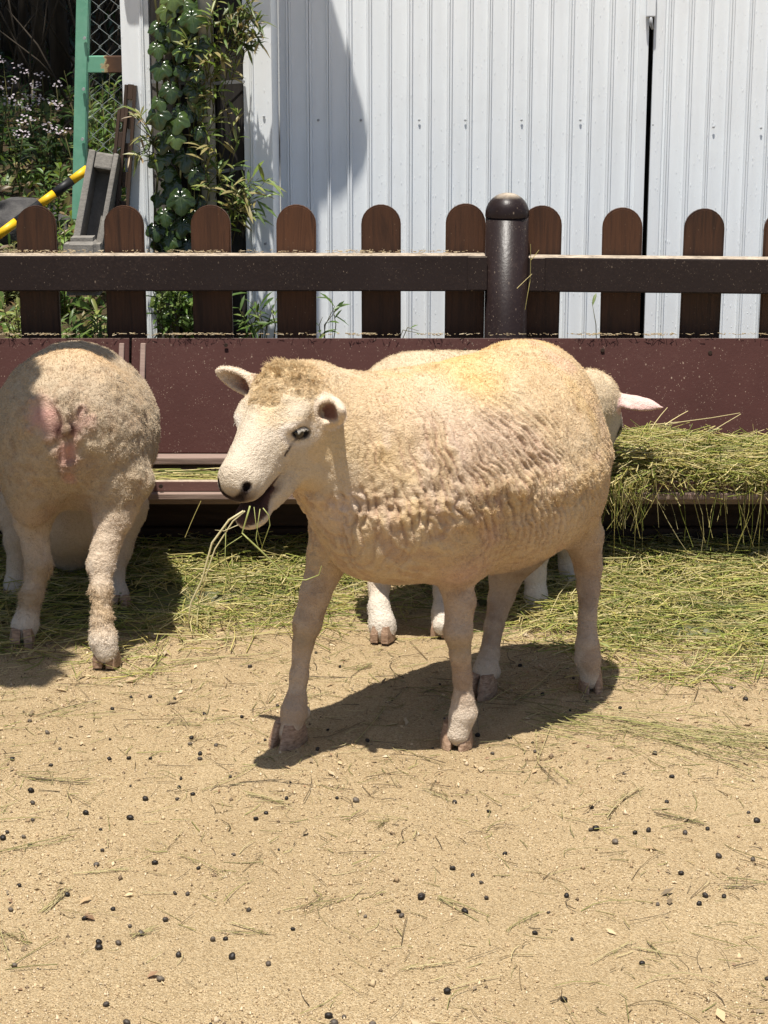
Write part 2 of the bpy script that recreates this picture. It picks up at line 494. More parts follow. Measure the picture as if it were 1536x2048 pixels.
# ------------------------------------------------------------------ fence of brown pickets
def brown_wood_mat(name, a, b, speck=.5):
    k = NT(name)
    k.t  # grain runs up the picket
    off = k.n('VectorMath', operation='ADD'); k.l(k.co(), off.inputs[0])
    cx = k.n('CombineXYZ'); k.l(k.math('MULTIPLY', k.rand(), 37.0), cx.inputs[0]); k.l(k.math('MULTIPLY', k.rand(), 19.0), cx.inputs[2]); k.l(cx.outputs[0], off.inputs[1])
    mp = k.n('Mapping'); mp.inputs['Scale'].default_value = (26, 10, 2.2); k.l(off.outputs[0], mp.inputs[0])
    g = k.noise(1.0, 5, .6, mp.outputs[0], dist=1.6)
    mp2 = k.n('Mapping'); mp2.inputs['Scale'].default_value = (210, 60, 9); k.l(off.outputs[0], mp2.inputs[0])
    f = k.noise(1.0, 3, .6, mp2.outputs[0])
    c = k.ramp(g, [(.3, a), (.55, b), (.7, a)])
    c = k.mix(k.math('MULTIPLY', f, .5), c, a)
    sp = k.voro(70, off.outputs[0]); big = k.noise(6, 3, .6, off.outputs[0])
    m = k.math('MULTIPLY', k.ramp(sp, [(.05, 1.0), (.13, 0.0)]), k.ramp(big, [(.45, 0.0), (.7, speck)]))
    c = k.mix(m, c, (.34, .25, .17))
    c = k.hsv(c, .5, 1.0, k.math('ADD', k.math('MULTIPLY', k.rand(), .6), .75))
    return k.done(c, k.math('ADD', k.math('MULTIPLY', f, .25), .42), k.bump(k.math('ADD', g, f), .25, .003), spec=.35)
PICKET = brown_wood_mat('brown_stained_pine', (.028, .011, .0055), (.080, .032, .014))
def brown_paint_mat(name, base, dust=.5, scale=(1, 1, 1), low=None):
    k = NT(name)
    co = k.co()
    n = k.noise(5, 5, .65, co); fine = k.noise(130, 3, .6, co)
    c = k.mix(k.ramp(n, [(.35, 0.0), (.75, .5)]), base, tuple(x * 1.5 + .006 for x in base))
    big = k.noise(3.5, 4, .7, co)
    for s, lo, hi, th in ((60, .06, .15, .50), (150, .07, .17, .46), (260, .08, .22, .52)):
        sp = k.voro(s, k.co(scale=(1, 1, .62)))
        m = k.math('MULTIPLY', k.ramp(sp, [(lo, 1.0), (hi, 0.0)]), k.ramp(k.noise(9 + s * .1, 3, .7, co), [(th, 0.0), (th + .22, dust)]))
        c = k.mix(m, c, (.50, .39, .29))
    c = k.mix(k.math('MULTIPLY', k.ramp(fine, [(.5, 0.0), (.8, .3)]), k.ramp(big, [(.45, 0.0), (.75, dust)])), c, (.24, .16, .12))
    if low is not None:      # dust that settled along the foot of the board, in the board's own height
        sx = k.n('SeparateXYZ'); k.l(k.co(), sx.inputs[0])
        w = k.math('MULTIPLY', k.ramp(k.math('MULTIPLY', k.math('SUBTRACT', low, sx.outputs[2]), 9.0), [(.0, 0.0), (1.0, .75)]), k.ramp(k.noise(22, 4, .7, co), [(.35, .15), (.7, 1.0)]))
        c = k.mix(w, c, (.30, .24, .16))
    h = k.math('ADD', fine, k.math('MULTIPLY', n, .6))
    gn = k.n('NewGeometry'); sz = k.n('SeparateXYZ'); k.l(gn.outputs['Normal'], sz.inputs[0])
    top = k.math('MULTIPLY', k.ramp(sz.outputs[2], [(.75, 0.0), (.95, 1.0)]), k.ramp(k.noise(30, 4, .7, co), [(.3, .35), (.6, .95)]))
    c = k.mix(top, c, (.46, .38, .29))       # dusty tan on upward faces, also painted in for their sunlit edge
    return k.done(c, .6, k.bump(h, .22, .002), spec=.2)
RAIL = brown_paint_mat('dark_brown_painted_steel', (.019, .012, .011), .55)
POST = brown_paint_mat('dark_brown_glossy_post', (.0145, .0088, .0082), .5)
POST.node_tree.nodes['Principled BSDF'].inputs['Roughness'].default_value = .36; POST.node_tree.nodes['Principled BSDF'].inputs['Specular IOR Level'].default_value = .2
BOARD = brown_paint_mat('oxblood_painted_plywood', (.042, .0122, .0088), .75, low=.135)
DUST = plain('dry_hay_dust', (.48, .37, .22), .95, .1)

YF = 5.20
def picket_mesh():
    w, t, n = .0505, .021, 14
    prof = [(-w, -.02)] + [(-w, 0)] + [(-w * math.cos(a), w * math.sin(a) * .98) for a in np.linspace(0, math.pi, n)][1:-1] + [(w, 0), (w, -.02)]
    return w, t, prof
def fence():
    o = thing('picket_fence', (X_at(1015, YF), YF, 0), 0, 'dark brown fence of round-topped pickets, one rail and a round steel post', 'fence')
    org = np.array(o.location)
    w, t, prof = picket_mesh()
    zr = np.array([])
    me0 = None
    for i, (px, py) in enumerate([(-105, 412), (70, 411), (246, 411), (420, 410), (592, 409), (762, 409), (932, 407), (1085, 411), (1246, 415), (1411, 417), (1571, 420), (1735, 424)]):
        turn = max(0, (px - 1015)) / 4096 * 5 * .07
        Yp = YF + .012 - turn
        zt = W(px, py, Yp)[2]; x = X_at(px, Yp, py)
        if me0 is None:
            bm = bmesh.new()
            pts = [(-w, -zt)] + [(a, b - w) for a, b in prof[1:-1]] + [(w, -zt)]
            f0 = [bm.verts.new((a, 0, b)) for a, b in pts]
            fc = bm.faces.new(f0[::-1])
            r = bmesh.ops.extrude_face_region(bm, geom=[fc])
            bmesh.ops.translate(bm, vec=(0, t, 0), verts=[v for v in r['geom'] if isinstance(v, bmesh.types.BMVert)])
            bmesh.ops.recalc_face_normals(bm, faces=bm.faces)
            es = [e for e in bm.edges if abs(e.verts[0].co.y - e.verts[1].co.y) < 1e-6]
            bmesh.ops.bevel(bm, geom=es, offset=.004, segments=2, affect='EDGES')
            p = from_bm('picket', bm, PICKET, o)
            me0 = p.data
        else:
            p = bpy.data.objects.new('picket', me0); link(p, o)
        p.location = (x - org[0], Yp - YF, zt)
        p.rotation_euler = (0, R([.2, -.15, .1, -.2, .3, -.1, .15, .4, -.2, .5, .1, 0][i]), R(-4 if px > 1015 else 0))
    # post with a domed cap
    r = 42.5 / 4096 * YF * 1.005
    ztop = W(1015, 382, YF)[2]
    yc = YF - .03
    bm = bmesh.new()
    bm_tube(bm, [(0, yc - YF, -.1), (0, yc - YF, ztop - r - .004)], r, 40)
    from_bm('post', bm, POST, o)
    bm = bmesh.new()
    rings = []
    for a in np.linspace(0, math.pi / 2, 10):
        rr, zz = (r + .0012) * math.cos(a), ztop - r + r * .98 * math.sin(a)
        if a > 1.55: rr = .0006
        rings.append((rr, zz))
    rings = [(r + .0012, ztop - r - .006)] + rings
    prev = None
    for rr, zz in rings:
        cur = [bm.verts.new((rr * math.cos(2 * math.pi * k / 40), yc - YF + rr * math.sin(2 * math.pi * k / 40), zz)) for k in range(40)]
        if prev:
            for k in range(40): bm.faces.new((prev[k], prev[(k + 1) % 40], cur[(k + 1) % 40], cur[k]))
        prev = cur
    bm.faces.new(prev)
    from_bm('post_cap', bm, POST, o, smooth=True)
    # rails: square tube either side, with bracket sleeves at the post
    d = .055
    yr = YF - .001 - d
    z0, z1 = W(500, 583, yr)[2], W(500, 511, yr)[2]
    xl_, xr_ = -1.9, X_at(974, yr)
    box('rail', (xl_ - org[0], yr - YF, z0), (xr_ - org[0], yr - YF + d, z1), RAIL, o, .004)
    M = Matrix.Translation((r * .8, yr - YF, 0)) @ Matrix.Rotation(R(-4), 4, 'Z')
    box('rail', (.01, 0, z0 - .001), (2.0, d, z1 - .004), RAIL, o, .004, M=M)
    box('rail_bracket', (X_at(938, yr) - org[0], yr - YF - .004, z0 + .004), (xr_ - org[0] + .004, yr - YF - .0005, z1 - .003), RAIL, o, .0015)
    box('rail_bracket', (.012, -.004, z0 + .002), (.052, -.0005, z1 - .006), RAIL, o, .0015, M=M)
    return o
fence()

# ------------------------------------------------------------------ feeding troughs along the fence
TIMBER = weathered_mat('dark_old_timber', (.020, .013, .010), (.075, .05, .038), scale=(3, 40, 40))
LEDGE = weathered_mat('worn_brown_ledge', (.16, .10, .085), (.34, .26, .21), scale=(4, 60, 60))
TROUGHF = brown_paint_mat('worn_brown_trough_board', (.13, .068, .058), .8)
def trough(x0, x1, label, posts):
    o = thing('feeding_trough', ((x0 + x1) / 2, 4.90, 0), 0, label, 'trough')
    cx, cy = (x0 + x1) / 2, 4.90
    a, b = x0 - cx, x1 - cx
    Yt, Ybk = 5.085, 4.975
    zt, zb = W(500, 676, Yt)[2], W(500, 906, Ybk)[2]
    # leaning back board
    ang = math.atan2(Yt - Ybk, zt - zb)
    M = Matrix.Translation((0, Ybk - cy, zb)) @ Matrix.Rotation(-ang, 4, 'X')
    L = math.hypot(Yt - Ybk, zt - zb)
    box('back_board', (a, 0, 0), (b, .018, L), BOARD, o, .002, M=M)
    # ledge, inner riser, floor
    zl = zb - .001
    yl = 4.925
    box('ledge', (a, yl - cy, zl - .018), (b, Ybk - cy - .001, zl), LEDGE, o, .003)
    zf = .205
    box('inner_board', (a + .001, yl - cy + .003, zf), (b - .001, yl - cy + .018, zl - .0185), TIMBER, o, .001)
    box('floor_board', (a + .001, 4.765 - cy, zf - .018), (b - .001, yl - cy + .02, zf - .001), LEDGE, o, .001)
    # front board and the lip below it
    ztop = W(400, 963, 4.745)[2]; zlip = W(400, 986, 4.735)[2]
    box('front_board', (a, 4.745 - cy, zlip + .001), (b, 4.763 - cy, ztop), TROUGHF, o, .002)
    box('lip', (a - .0, 4.728 - cy, zlip - .016), (b, 4.764 - cy, zlip), LEDGE, o, .003)
    # base of two heavy timbers, set back under the lip
    box('base_timber', (a + .01, 4.905 - cy, .095), (b - .01, 5.0 - cy, .186), TIMBER, o, .006)
    box('base_timber', (a + .01, 4.895 - cy, -.02), (b - .01, 5.0 - cy, .0925), TIMBER, o, .006)
    for px in posts:      # upright battens screwed to the back board
        x = X_at(px, 5.05, 700) - cx
        bm = bmesh.new()
        pts = [(x - .0065, Yt - cy - .010, zt - .012), (x + .0065, Yt - cy - .010, zt - .012), (x - .0065, Yt - cy + .004, zt - .012), (x + .0065, Yt - cy + .004, zt - .012),
               (x - .0065, yl - cy + .010, zl + .001), (x + .0065, yl - cy + .010, zl + .001), (x - .0065, Ybk - cy + .004, zl + .001), (x + .0065, Ybk - cy + .004, zl + .001)]
        bmesh.ops.convex_hull(bm, input=[bm.verts.new(p) for p in pts])
        bmesh.ops.bevel(bm, geom=bm.edges[:], offset=.0015, segments=1, affect='EDGES')
        from_bm('batten', bm, LEDGE, o)
    for px, py in ((452, 690), (930, 700), (1205, 700), (1420, 705), (322, 972)):
        x = X_at(px, 5.05, py)
        if x0 < x < x1:
            yy = 5.075 if py < 900 else 4.742
            pp = W(px, py, yy - .003)
            tube('bolt', [pp - [cx, cy, 0], pp - [cx, cy, 0] - np.array([0, .005, 0])], .005, TIMBER, o, 8)
    return o
XJ = X_at(255, 5.0, 750)
trough(-2.1, XJ - .003, 'oxblood red trough behind the sheep seen from the rear', (241,))
trough(XJ + .003, 2.2, 'long oxblood red trough heaped with hay at its far end', (284,))
# ------------------------------------------------------------------ leaves
def leaf_quads(P, D, Nn, L, Wd, fold=.18, droop=.25, seg=3):
    """many lance-shaped leaves as folded strips: base points P, directions D, face normals Nn, lengths, widths"""
    n = len(P)
    D = D / np.linalg.norm(D, axis=1, keepdims=True)
    S = np.cross(D, Nn); S /= np.maximum(np.linalg.norm(S, axis=1, keepdims=True), 1e-9)
    Nn = np.cross(S, D)
    ts = np.linspace(0, 1, seg + 1)
    prof = np.sin(np.pi * np.clip(ts * .9 + .06, 0, 1)) ** .8; prof[0] = .18; prof[-1] = .02
    V = []
    for t, w in zip(ts, prof):
        c = P + D * (L * t)[:, None] - np.array([0, 0, 1.]) * (L * droop * t * t)[:, None]
        e = S * (Wd * .5 * w)[:, None]; up = Nn * (Wd * fold * w)[:, None]
        V += [c - e + up, c, c + e + up]
    V = np.stack(V, 1)                                   # n, 3*(seg+1), 3
    base = (np.arange(n) * 3 * (seg + 1))[:, None, None]
    q = []
    for i in range(seg):
        a = 3 * i
        q += [[a, a + 1, a + 4, a + 3], [a + 1, a + 2, a + 5, a + 4]]
    Q = (base + np.array(q)[None]).reshape(-1, 4)
    return V.reshape(-1, 3), Q, 3 * (seg + 1)
def set_col(o, C):
    at = o.data.attributes.new('col', 'FLOAT_COLOR', 'POINT')
    at.data.foreach_set('color', np.concatenate([C, np.ones((len(C), 1))], 1).astype(np.float32).ravel())
LEAF = leafy('green_leaf', lambda k: k.attr('col'), .42, .35, .45)
LEAF_GLOSS = leafy('glossy_dark_leaf', lambda k: k.mix(k.math('MULTIPLY', k.noise(60, 3, .6), .35), k.attr('col'), (.02, .04, .012)), .26, .12, .55)
STEM = weathered_mat('green_brown_stem', (.05, .055, .02), (.14, .12, .05))
BARK = weathered_mat('dark_bark', (.022, .018, .014), (.085, .068, .052), scale=(22, 22, 5))
GREENS = np.array([(.075, .135, .028), (.10, .17, .035), (.055, .105, .022), (.14, .19, .05)])
YELLOWG = np.array([(.22, .24, .07), (.16, .22, .05), (.28, .24, .10), (.10, .16, .04)])
DARKG = np.array([(.028, .058, .014), (.04, .075, .02), (.03, .05, .016)])
def pick_cols(pal, n, per, r, jit=.22):
    c = pal[r.integers(0, len(pal), n)] * r.uniform(1 - jit, 1 + jit, (n, 1))
    return np.repeat(c, per, 0)
def foliage(name, P, D, Nn, L, Wd, pal, parent, r, mat=None, kind='stuff', **kw):
    V, Q, per = leaf_quads(P, D, Nn, L, Wd, **kw)
    o = mesh_np(name, V, quads=Q, m=mat or LEAF, parent=parent, smooth=True)
    set_col(o, pick_cols(pal, len(P), per, r))
    if kind: o['kind'] = kind
    return o
def rand_dirs(r, n, up=0.0):
    d = r.normal(size=(n, 3)); d[:, 2] += up
    return d / np.linalg.norm(d, axis=1, keepdims=True)

# broad lobed leaf of the climber
def lobed_leaf_mesh(name, seed):
    r = np.random.default_rng(seed)
    lob = [(-2.25, .62), (-1.15, .86), (0, 1.0), (1.15, .86), (2.25, .62)]
    th = np.linspace(-math.pi * .93, math.pi * .93, 31)
    rad = np.array([max(l * (1 - .55 * min(abs(t - a), .75) ** 1.3) for a, l in lob) for t in th]) * (1 + r.normal(0, .02, 31))
    vein = np.array([max(math.exp(-((t - a) / .11) ** 2) for a, l in lob) for t in th])
    V, C = [(0, 0, 0)], [1.0]
    for f in (.33, .68, 1.0):
        for t, q, v in zip(th, rad, vein):
            rr = q * f
            z = .11 * (1 - v) * math.sin(math.pi * min(f * .8 + .1, 1)) + .03 * math.sin(7 * t + f * 3) * f - .16 * f * f * abs(math.sin(t / 2)) - .10 * f * f
            V.append((math.cos(t) * rr, math.sin(t) * rr, z)); C.append(v * (1.15 - .6 * f))
    F = []
    n = 31
    for k in range(n - 1):
        F.append((0, 1 + k, 2 + k))
        for g in (0, 1):
            a = 1 + g * n + k
            F.append((a, a + n, a + n + 1, a + 1))
    me = bpy.data.meshes.new(name)
    me.from_pydata([(x - .1, y, z) for x, y, z in V], [], F)
    for p in me.polygons: p.use_smooth = True
    at = me.attributes.new('vein', 'FLOAT', 'POINT'); at.data.foreach_set('value', np.array(C, np.float32))
    return me
def ivy_mat():
    def col(k):
        v = k.attr('vein', 'Fac')
        rnd = k.rand()
        base = k.ramp(rnd, [(0, (.014, .028, .006)), (.5, (.026, .050, .011)), (.85, (.048, .080, .018)), (1, (.11, .15, .035))])
        n = k.noise(5, 4, .65)
        base = k.mix(k.ramp(n, [(.4, 0.0), (.8, .5)]), base, (.060, .088, .026))
        return k.mix(k.ramp(v, [(.5, 0.0), (1.0, .42)]), base, (.13, .16, .065))
    return leafy('climber_leaf', col, .24, .10, .6)
IVY = ivy_mat()
LEAFM = [lobed_leaf_mesh('leaf', s) for s in (1, 2, 3)]
for m_ in LEAFM: m_.materials.append(IVY)
def climber():
    r = np.random.default_rng(41)
    Yc = YB - .075
    o = thing('climbing_plant', (X_at(360, YB), YB - .05, .2), 0, 'climber with big glossy lobed leaves covering the grey corner boards', 'climbing plant')
    org = np.array(o.location)
    spots = [(345, 8, 48, .1), (352, 68, 62, .0), (386, 48, 56, .2), (397, 108, 66, .0), (316, 106, 42, .3), (318, 146, 52, -.5), (366, 150, 38, .2), (392, 155, 36, -.3),
             (342, 192, 50, .1), (388, 190, 50, -.1), (316, 243, 58, .25), (352, 252, 56, -.15), (380, 232, 42, .4), (325, 292, 54, -.4), (331, 320, 40, .5), (371, 327, 60, .0),
             (336, 352, 42, .3), (386, 356, 48, -.3), (362, 412, 62, .1), (344, 398, 44, -.5), (322, 212, 40, .6), (360, 112, 44, -.5), (352, 285, 46, .2), (316, 330, 44, .5), (395, 270, 36, -.6),
             (330, 440, 46, .2), (362, 462, 50, -.2), (390, 440, 40, .3), (312, 470, 44, .2), (338, 490, 50, -.3), (376, 500, 46, .1), (330, 30, 44, -.4), (372, 20, 40, .5),
             (366, 602, 44, .3), (330, 640, 40, -.3), (372, 650, 38, .2), (340, 585, 40, .0), (316, 610, 36, .5), (358, 560, 46, -.2)]
    for i in range(30):
        spots.append((r.uniform(312, 408), r.uniform(-20, 660), r.uniform(18, 60), r.uniform(-.7, .7), 1))
    for sp in spots:
        px, py, sz, rot = sp[:4]
        back = len(sp) > 4
        y = Yc + (r.uniform(.01, .05) if back else r.uniform(-.05, .012))
        p = W(px, py, y)
        s = sz / 4096 * y * .60
        lf = bpy.data.objects.new('leaf', LEAFM[int(r.integers(0, 3))])
        link(lf, o)
        # leaf tip points down, face towards the light in front
        tip = Vector((math.sin(rot) * .7, -.35, -1)).normalized()
        nrm = Vector((r.uniform(-.35, .35), -1, r.uniform(.25, .9)))
        nrm = (nrm - nrm.dot(tip) * tip).normalized()
        yv = nrm.cross(tip)
        Mx = Matrix((tip, yv, nrm)).transposed().to_4x4()
        lf.matrix_local = Matrix.Translation(Vector(p - org) - tip * s * .35) @ Mx @ Matrix.Scale(s, 4)
    bm = bmesh.new()
    for i in range(7):
        x0 = X_at(r.uniform(320, 400), YB); pts = []
        for z in np.linspace(.22, 1.45, 12):
            pts.append(Vector((x0 + .02 * math.sin(z * 7 + i), YB - .03 + .012 * math.cos(z * 5 + i), z)) - Vector(org))
        bm_tube(bm, pts, .0035, 6)
    from_bm('vine_stem', bm, STEM, o)
    return o
climber()

def bamboo(label, stems, r, pal=YELLOWG, n_leaf=9, Lr=(.045, .085), name='bamboo_grass', cat='bamboo grass'):
    """stems: list of polylines (world points); leaves in sprays along the upper part"""
    s0 = np.array(stems[0][0])
    o = thing(name, tuple(s0), 0, label, cat)
    bm = bmesh.new(); P, D, N_, L, Wd = [], [], [], [], []
    for pts in stems:
        pts = [np.array(p, float) for p in pts]
        bm_tube(bm, [p - s0 for p in pts], [.0014] * (len(pts) - 1) + [.0006], 5)
        seg = np.cumsum([0] + [np.linalg.norm(b - a) for a, b in zip(pts[:-1], pts[1:])])
        for j in range(n_leaf):
            t = seg[-1] * (1 - (r.random() ** 1.4) * .75)
            i = min(np.searchsorted(seg, t) - 1, len(pts) - 2); i = max(i, 0)
            f = (t - seg[i]) / max(seg[i + 1] - seg[i], 1e-6)
            p = pts[i] * (1 - f) + pts[i + 1] * f
            d = unit(pts[i + 1] - pts[i])
            out = rand_dirs(r, 1)[0]; out[1] -= .25; out = unit(out - (out @ d) * d * .6)
            P.append(p); D.append(unit(d * .55 + out * .9)); N_.append(unit([r.normal(0, .35), -.55, 1.0]))
            L.append(r.uniform(*Lr)); Wd.append(L[-1] * r.uniform(.13, .19))
    from_bm('culm', bm, STEM, o)
    foliage('foliage', np.array(P) - s0, np.array(D), np.array(N_), np.array(L), np.array(Wd), pal, o, r, droop=.22)
    return o
def pxs(*a): return [W(px, py, Y) for px, py, Y in a]
def bamboo_all():
    r = np.random.default_rng(52)
    A = YB - .07
    st = []
    for i in range(8):
        ex, ey = r.uniform(245, 300), r.uniform(200, 320)
        st.append(pxs((318 + r.uniform(-6, 8), 330 + r.uniform(-20, 40), A), ((ex + 318) / 2, (ey + 300) / 2 - 6, A - .02), (ex, ey, A - .05)))
    bamboo('bamboo grass tuft reaching out over the left white strip', st, r, np.array([(.26, .25, .09), (.16, .20, .05), (.30, .22, .12), (.09, .13, .035)]), 7, (.03, .062))
    st = []
    for i in range(34):
        x = r.uniform(385, 470); y0 = r.uniform(120, 520)
        st.append(pxs((x, y0, A + .02), (x + r.uniform(-12, 20), y0 - 60, A), (x + r.uniform(-30, 45), y0 - r.uniform(90, 150), A - .04)))
    bamboo('bamboo grass growing up between the rain pipe and dark board', st, r, YELLOWG, 10, (.03, .065))
    st = []
    for i in range(16):
        x = r.uniform(440, 485); y0 = r.uniform(30, 130)
        st.append(pxs((x, y0 + 20, A + .02), (x + r.uniform(0, 26), y0 - 16, A - .01), (x + r.uniform(10, 66), y0 - r.uniform(5, 70), A - .05)))
    bamboo('dense bamboo grass spray at the top of the dark board', st, r, np.array([(.13, .16, .045), (.08, .12, .03), (.05, .08, .02), (.24, .2, .09)]), 12, (.03, .06))
    st = []
    for i in range(15):
        x = r.uniform(440, 490); y0 = r.uniform(420, 500)
        st.append(pxs((x, y0 + 30, A), (x + r.uniform(0, 30), y0 - 30, A - .02), (x + r.uniform(0, 62), y0 - r.uniform(30, 90), A - .05)))
    bamboo('bamboo grass behind the picket left of the lit white strip', st, r, YELLOWG, 7, (.04, .075))
    st = []
    for i in range(26):
        x = r.uniform(300, 440); y0 = r.uniform(600, 690)
        st.append(pxs((x, y0 + 40, A - .05), (x + r.uniform(-10, 10), y0, A - .08), (x + r.uniform(-30, 30), y0 - r.uniform(30, 90), A - .1)))
    bamboo('bamboo grass low at the foot of the climber', st, r, GREENS, 9, (.035, .075))
    # blades at the foot of the wall
    for px0, px1, n, lab in ((486, 548, 16, 'thin grass blades at the foot of the lit white strip'), (632, 668, 5, 'small bent grass blades against the shaded wall foot')):
        st = []
        for i in range(n):
            x = r.uniform(px0, px1)
            st.append(pxs((x, 700, YB - .10), (x + r.uniform(-8, 8), 650, YB - .11), (x + r.uniform(-26, 26), r.uniform(590, 650), YB - .13)))
        bamboo(lab, st, r, GREENS, 3, (.04, .08), 'grass_tuft', 'grass')
    bamboo('lone green shoot with one leaf against the sunlit wall', [pxs((1193, 700, YW - .2), (1192, 650, YW - .2), (1184, 604, YW - .2))], r, GREENS, 2, (.04, .055), 'grass_tuft', 'grass')
    bamboo('dry seed stalk lying low against the sunlit wall', [pxs((790, 700, YW - .2), (806, 660, YW - .2), (845, 668, YW - .22)), pxs((800, 690, YW - .2), (815, 655, YW - .2), (838, 662, YW - .22))], r, GREENS, 1, (.03, .04), 'grass_tuft', 'grass')
bamboo_all()

# ------------------------------------------------------------------ the planted bank on the left
def weed(px, py, Y, h, label, r, n=14, pal=GREENS, name='leafy_weed', leafL=.05, spread=.35, lean=None, wd=.24, whorl=9):
    base = np.array([X_at(px, Y, py), Y, 0.0]); base[2] = bz(base[0], base[1]) - .02
    o = thing(name, tuple(base), 0, label, 'weed')
    bm = bmesh.new(); P, D, N_, L, Wd = [], [], [], [], []
    for i in range(n):
        a = r.uniform(0, 2 * math.pi); q = spread * h * math.sqrt(r.random())
        tip = np.array([math.cos(a) * q, math.sin(a) * q, h * r.uniform(.65, 1.0)])
        b0 = tip * [.35, .35, 0]
        mid = b0 * .5 + tip * .5 + [0, 0, .05 * h]
        bm_tube(bm, [b0, mid, tip], [.0026, .002, .001], 5)
        for j in range(whorl):
            t = .15 + .85 * (j + r.random()) / whorl
            p = b0 * (1 - t) ** 2 + 2 * mid * t * (1 - t) + tip * t * t
            aa = j * 2.4 + r.uniform(-.4, .4)
            P.append(p); D.append([math.cos(aa), math.sin(aa), .55 + .5 * t]); N_.append([r.normal(0, .3), -.3, 1])
            L.append(leafL * r.uniform(.7, 1.25) * (1.1 - .45 * t)); Wd.append(L[-1] * wd)
    from_bm('stem', bm, STEM, o)
    foliage('foliage', np.array(P), np.array(D, float), np.array(N_, float), np.array(L), np.array(Wd), pal, o, r, droop=.3)
    return o
PETAL = leafy('white_petal', lambda k: k.ramp(k.noise(30, 2, .5), [(.3, (.42, .36, .40)), (.7, (.66, .60, .63))]), .7, .25, .1)
def bank_plants():
    r = np.random.default_rng(63)
    # white flowering plants standing in the shade
    heads = [(58, 190, 8.2), (82, 196, 8.2), (102, 206, 8.15), (16, 196, 8.1), (32, 204, 8.1), (66, 206, 8.05), (48, 216, 8.0), (58, 236, 7.9), (96, 250, 7.9), (110, 214, 8.15), (28, 266, 7.8), (46, 246, 7.9), (6, 120, 8.8), (40, 132, 8.7), (56, 146, 8.6), (84, 152, 8.5), (112, 168, 8.4), (26, 162, 8.5), (8, 172, 8.4), (72, 172, 8.3), (100, 262, 7.8), (128, 262, 7.8), (46, 270, 7.7), (6, 205, 8.0)]
    groups = [('white flower clump in dappled light at the edge of trees', [h for h in heads if h[1] >= 185 and h[1] < 240]),
              ('white flower clump in deeper shade under the trees', [h for h in heads if h[1] < 185]),
              ('few white flowers low in the dark bank grass', [h for h in heads if h[1] >= 240])]
    for lab, hs in groups:
        c = np.mean([W(*h) for h in hs], 0); c[2] = bz(c[0], c[1])
        o = thing('flowering_plant', tuple(c), 0, lab, 'flowers')
        bm = bmesh.new(); P, D, N_, L, Wd = [], [], [], [], []
        for h in hs:
            p = W(*h); z0 = bz(p[0], p[1])
            foot = np.array([p[0] + r.normal(0, .03), p[1] + r.normal(0, .03), z0 - .02])
            if p[2] < z0 + .05: p[2] = z0 + .1
            bm_tube(bm, [foot - c, (foot + p) / 2 - c + r.normal(0, .01, 3), p - c], [.003, .002, .0015], 5)
            for j in range(10):
                t = r.uniform(.1, .9); P.append(foot * (1 - t) + p * t - c); D.append([r.normal(), r.normal() - .3, .5]); N_.append([0, -.3, 1]); L.append(r.uniform(.05, .09)); Wd.append(L[-1] * .25)
            b2 = bmesh.new()
            for q in range(9):
                a = r.uniform(0, 2 * math.pi); rr = .030 * math.sqrt(r.random()); cc = Vector(p - c) + Vector((math.cos(a) * rr, math.sin(a) * rr, r.uniform(-.012, .014)))
                nn = Vector((r.normal(0, .3), -.6 + r.normal(0, .2), 1)).normalized()
                u = nn.orthogonal().normalized(); v = nn.cross(u)
                vs = [b2.verts.new(cc + (u * math.cos(k * 1.2566) + v * math.sin(k * 1.2566)) * r.uniform(.004, .0062) + nn * .002) for k in range(5)]
                ce = b2.verts.new(cc - nn * .001)
                for k in range(5): b2.faces.new((ce, vs[k], vs[(k + 1) % 5]))
            from_bm('flower_head', b2, PETAL, o)
        from_bm('stem', bm, STEM, o)
        foliage('foliage', np.array(P), np.array(D, float), np.array(N_, float), np.array(L), np.array(Wd), DARKG, o, r)
    weed(99, 330, 6.9, .36, 'tall upright weed with narrow leaves left of the green gate', r, 3, GREENS, 'tall_weed', .07, .10, wd=.26, whorl=24)
    weed(118, 440, 6.35, .34, 'bright leafy weed between the pole and the concrete channel', r, 20, np.array([(.12, .20, .04), (.16, .24, .05), (.08, .15, .03)]), leafL=.055)
    weed(85, 430, 6.6, .22, 'bright leafy weed above the first picket', r, 18, np.array([(.14, .21, .05), (.18, .23, .07)]), leafL=.045)
    weed(40, 470, 6.1, .20, 'yellowish weed behind the striped pole', r, 22, np.array([(.22, .25, .08), (.18, .22, .06)]), leafL=.03, whorl=14)
    weed(150, 660, 5.75, .25, 'grassy weed behind the gap right of first picket', r, 30, GREENS, leafL=.09, wd=.12)
    weed(190, 660, 5.8, .24, 'grassy weed below the leaning concrete channel', r, 26, GREENS, leafL=.09, wd=.12)
    weed(12, 440, 6.5, .20, 'pale small leaved weed at left edge of bank', r, 22, np.array([(.20, .23, .09), (.25, .26, .11)]), leafL=.028, whorl=14)
    for i, (px, py, Y) in enumerate([(205, 290, 7.6), (228, 250, 7.9), (190, 240, 8.3)]):
        weed(px, py, Y, .42, ['leafy green weed just behind the wire of the gate', 'leafy weed beside the shed behind the gate wire', 'taller leafy weed far behind the gate wire'][i], r, 22, GREENS, leafL=.075)
    # grass and small leaves that cover the bank
    n = 9000
    x = r.uniform(-2.6, -.72, n); y = r.uniform(5.6, 9.5, n) ** 1.0
    keep = r.random(n) < np.clip(1.3 - (y - 5.6) * .16, .35, 1)
    x, y = x[keep], y[keep]; n = len(x)
    z = bank_height(x, y)
    P = np.stack([x, y, z], 1); D = rand_dirs(r, n, 1.1); D[:, 2] = np.abs(D[:, 2])
    L = r.uniform(.03, .10, n); Wd = L * r.uniform(.10, .3, n)
    pal = np.concatenate([GREENS, YELLOWG, [(.24, .18, .10), (.18, .13, .075)]])
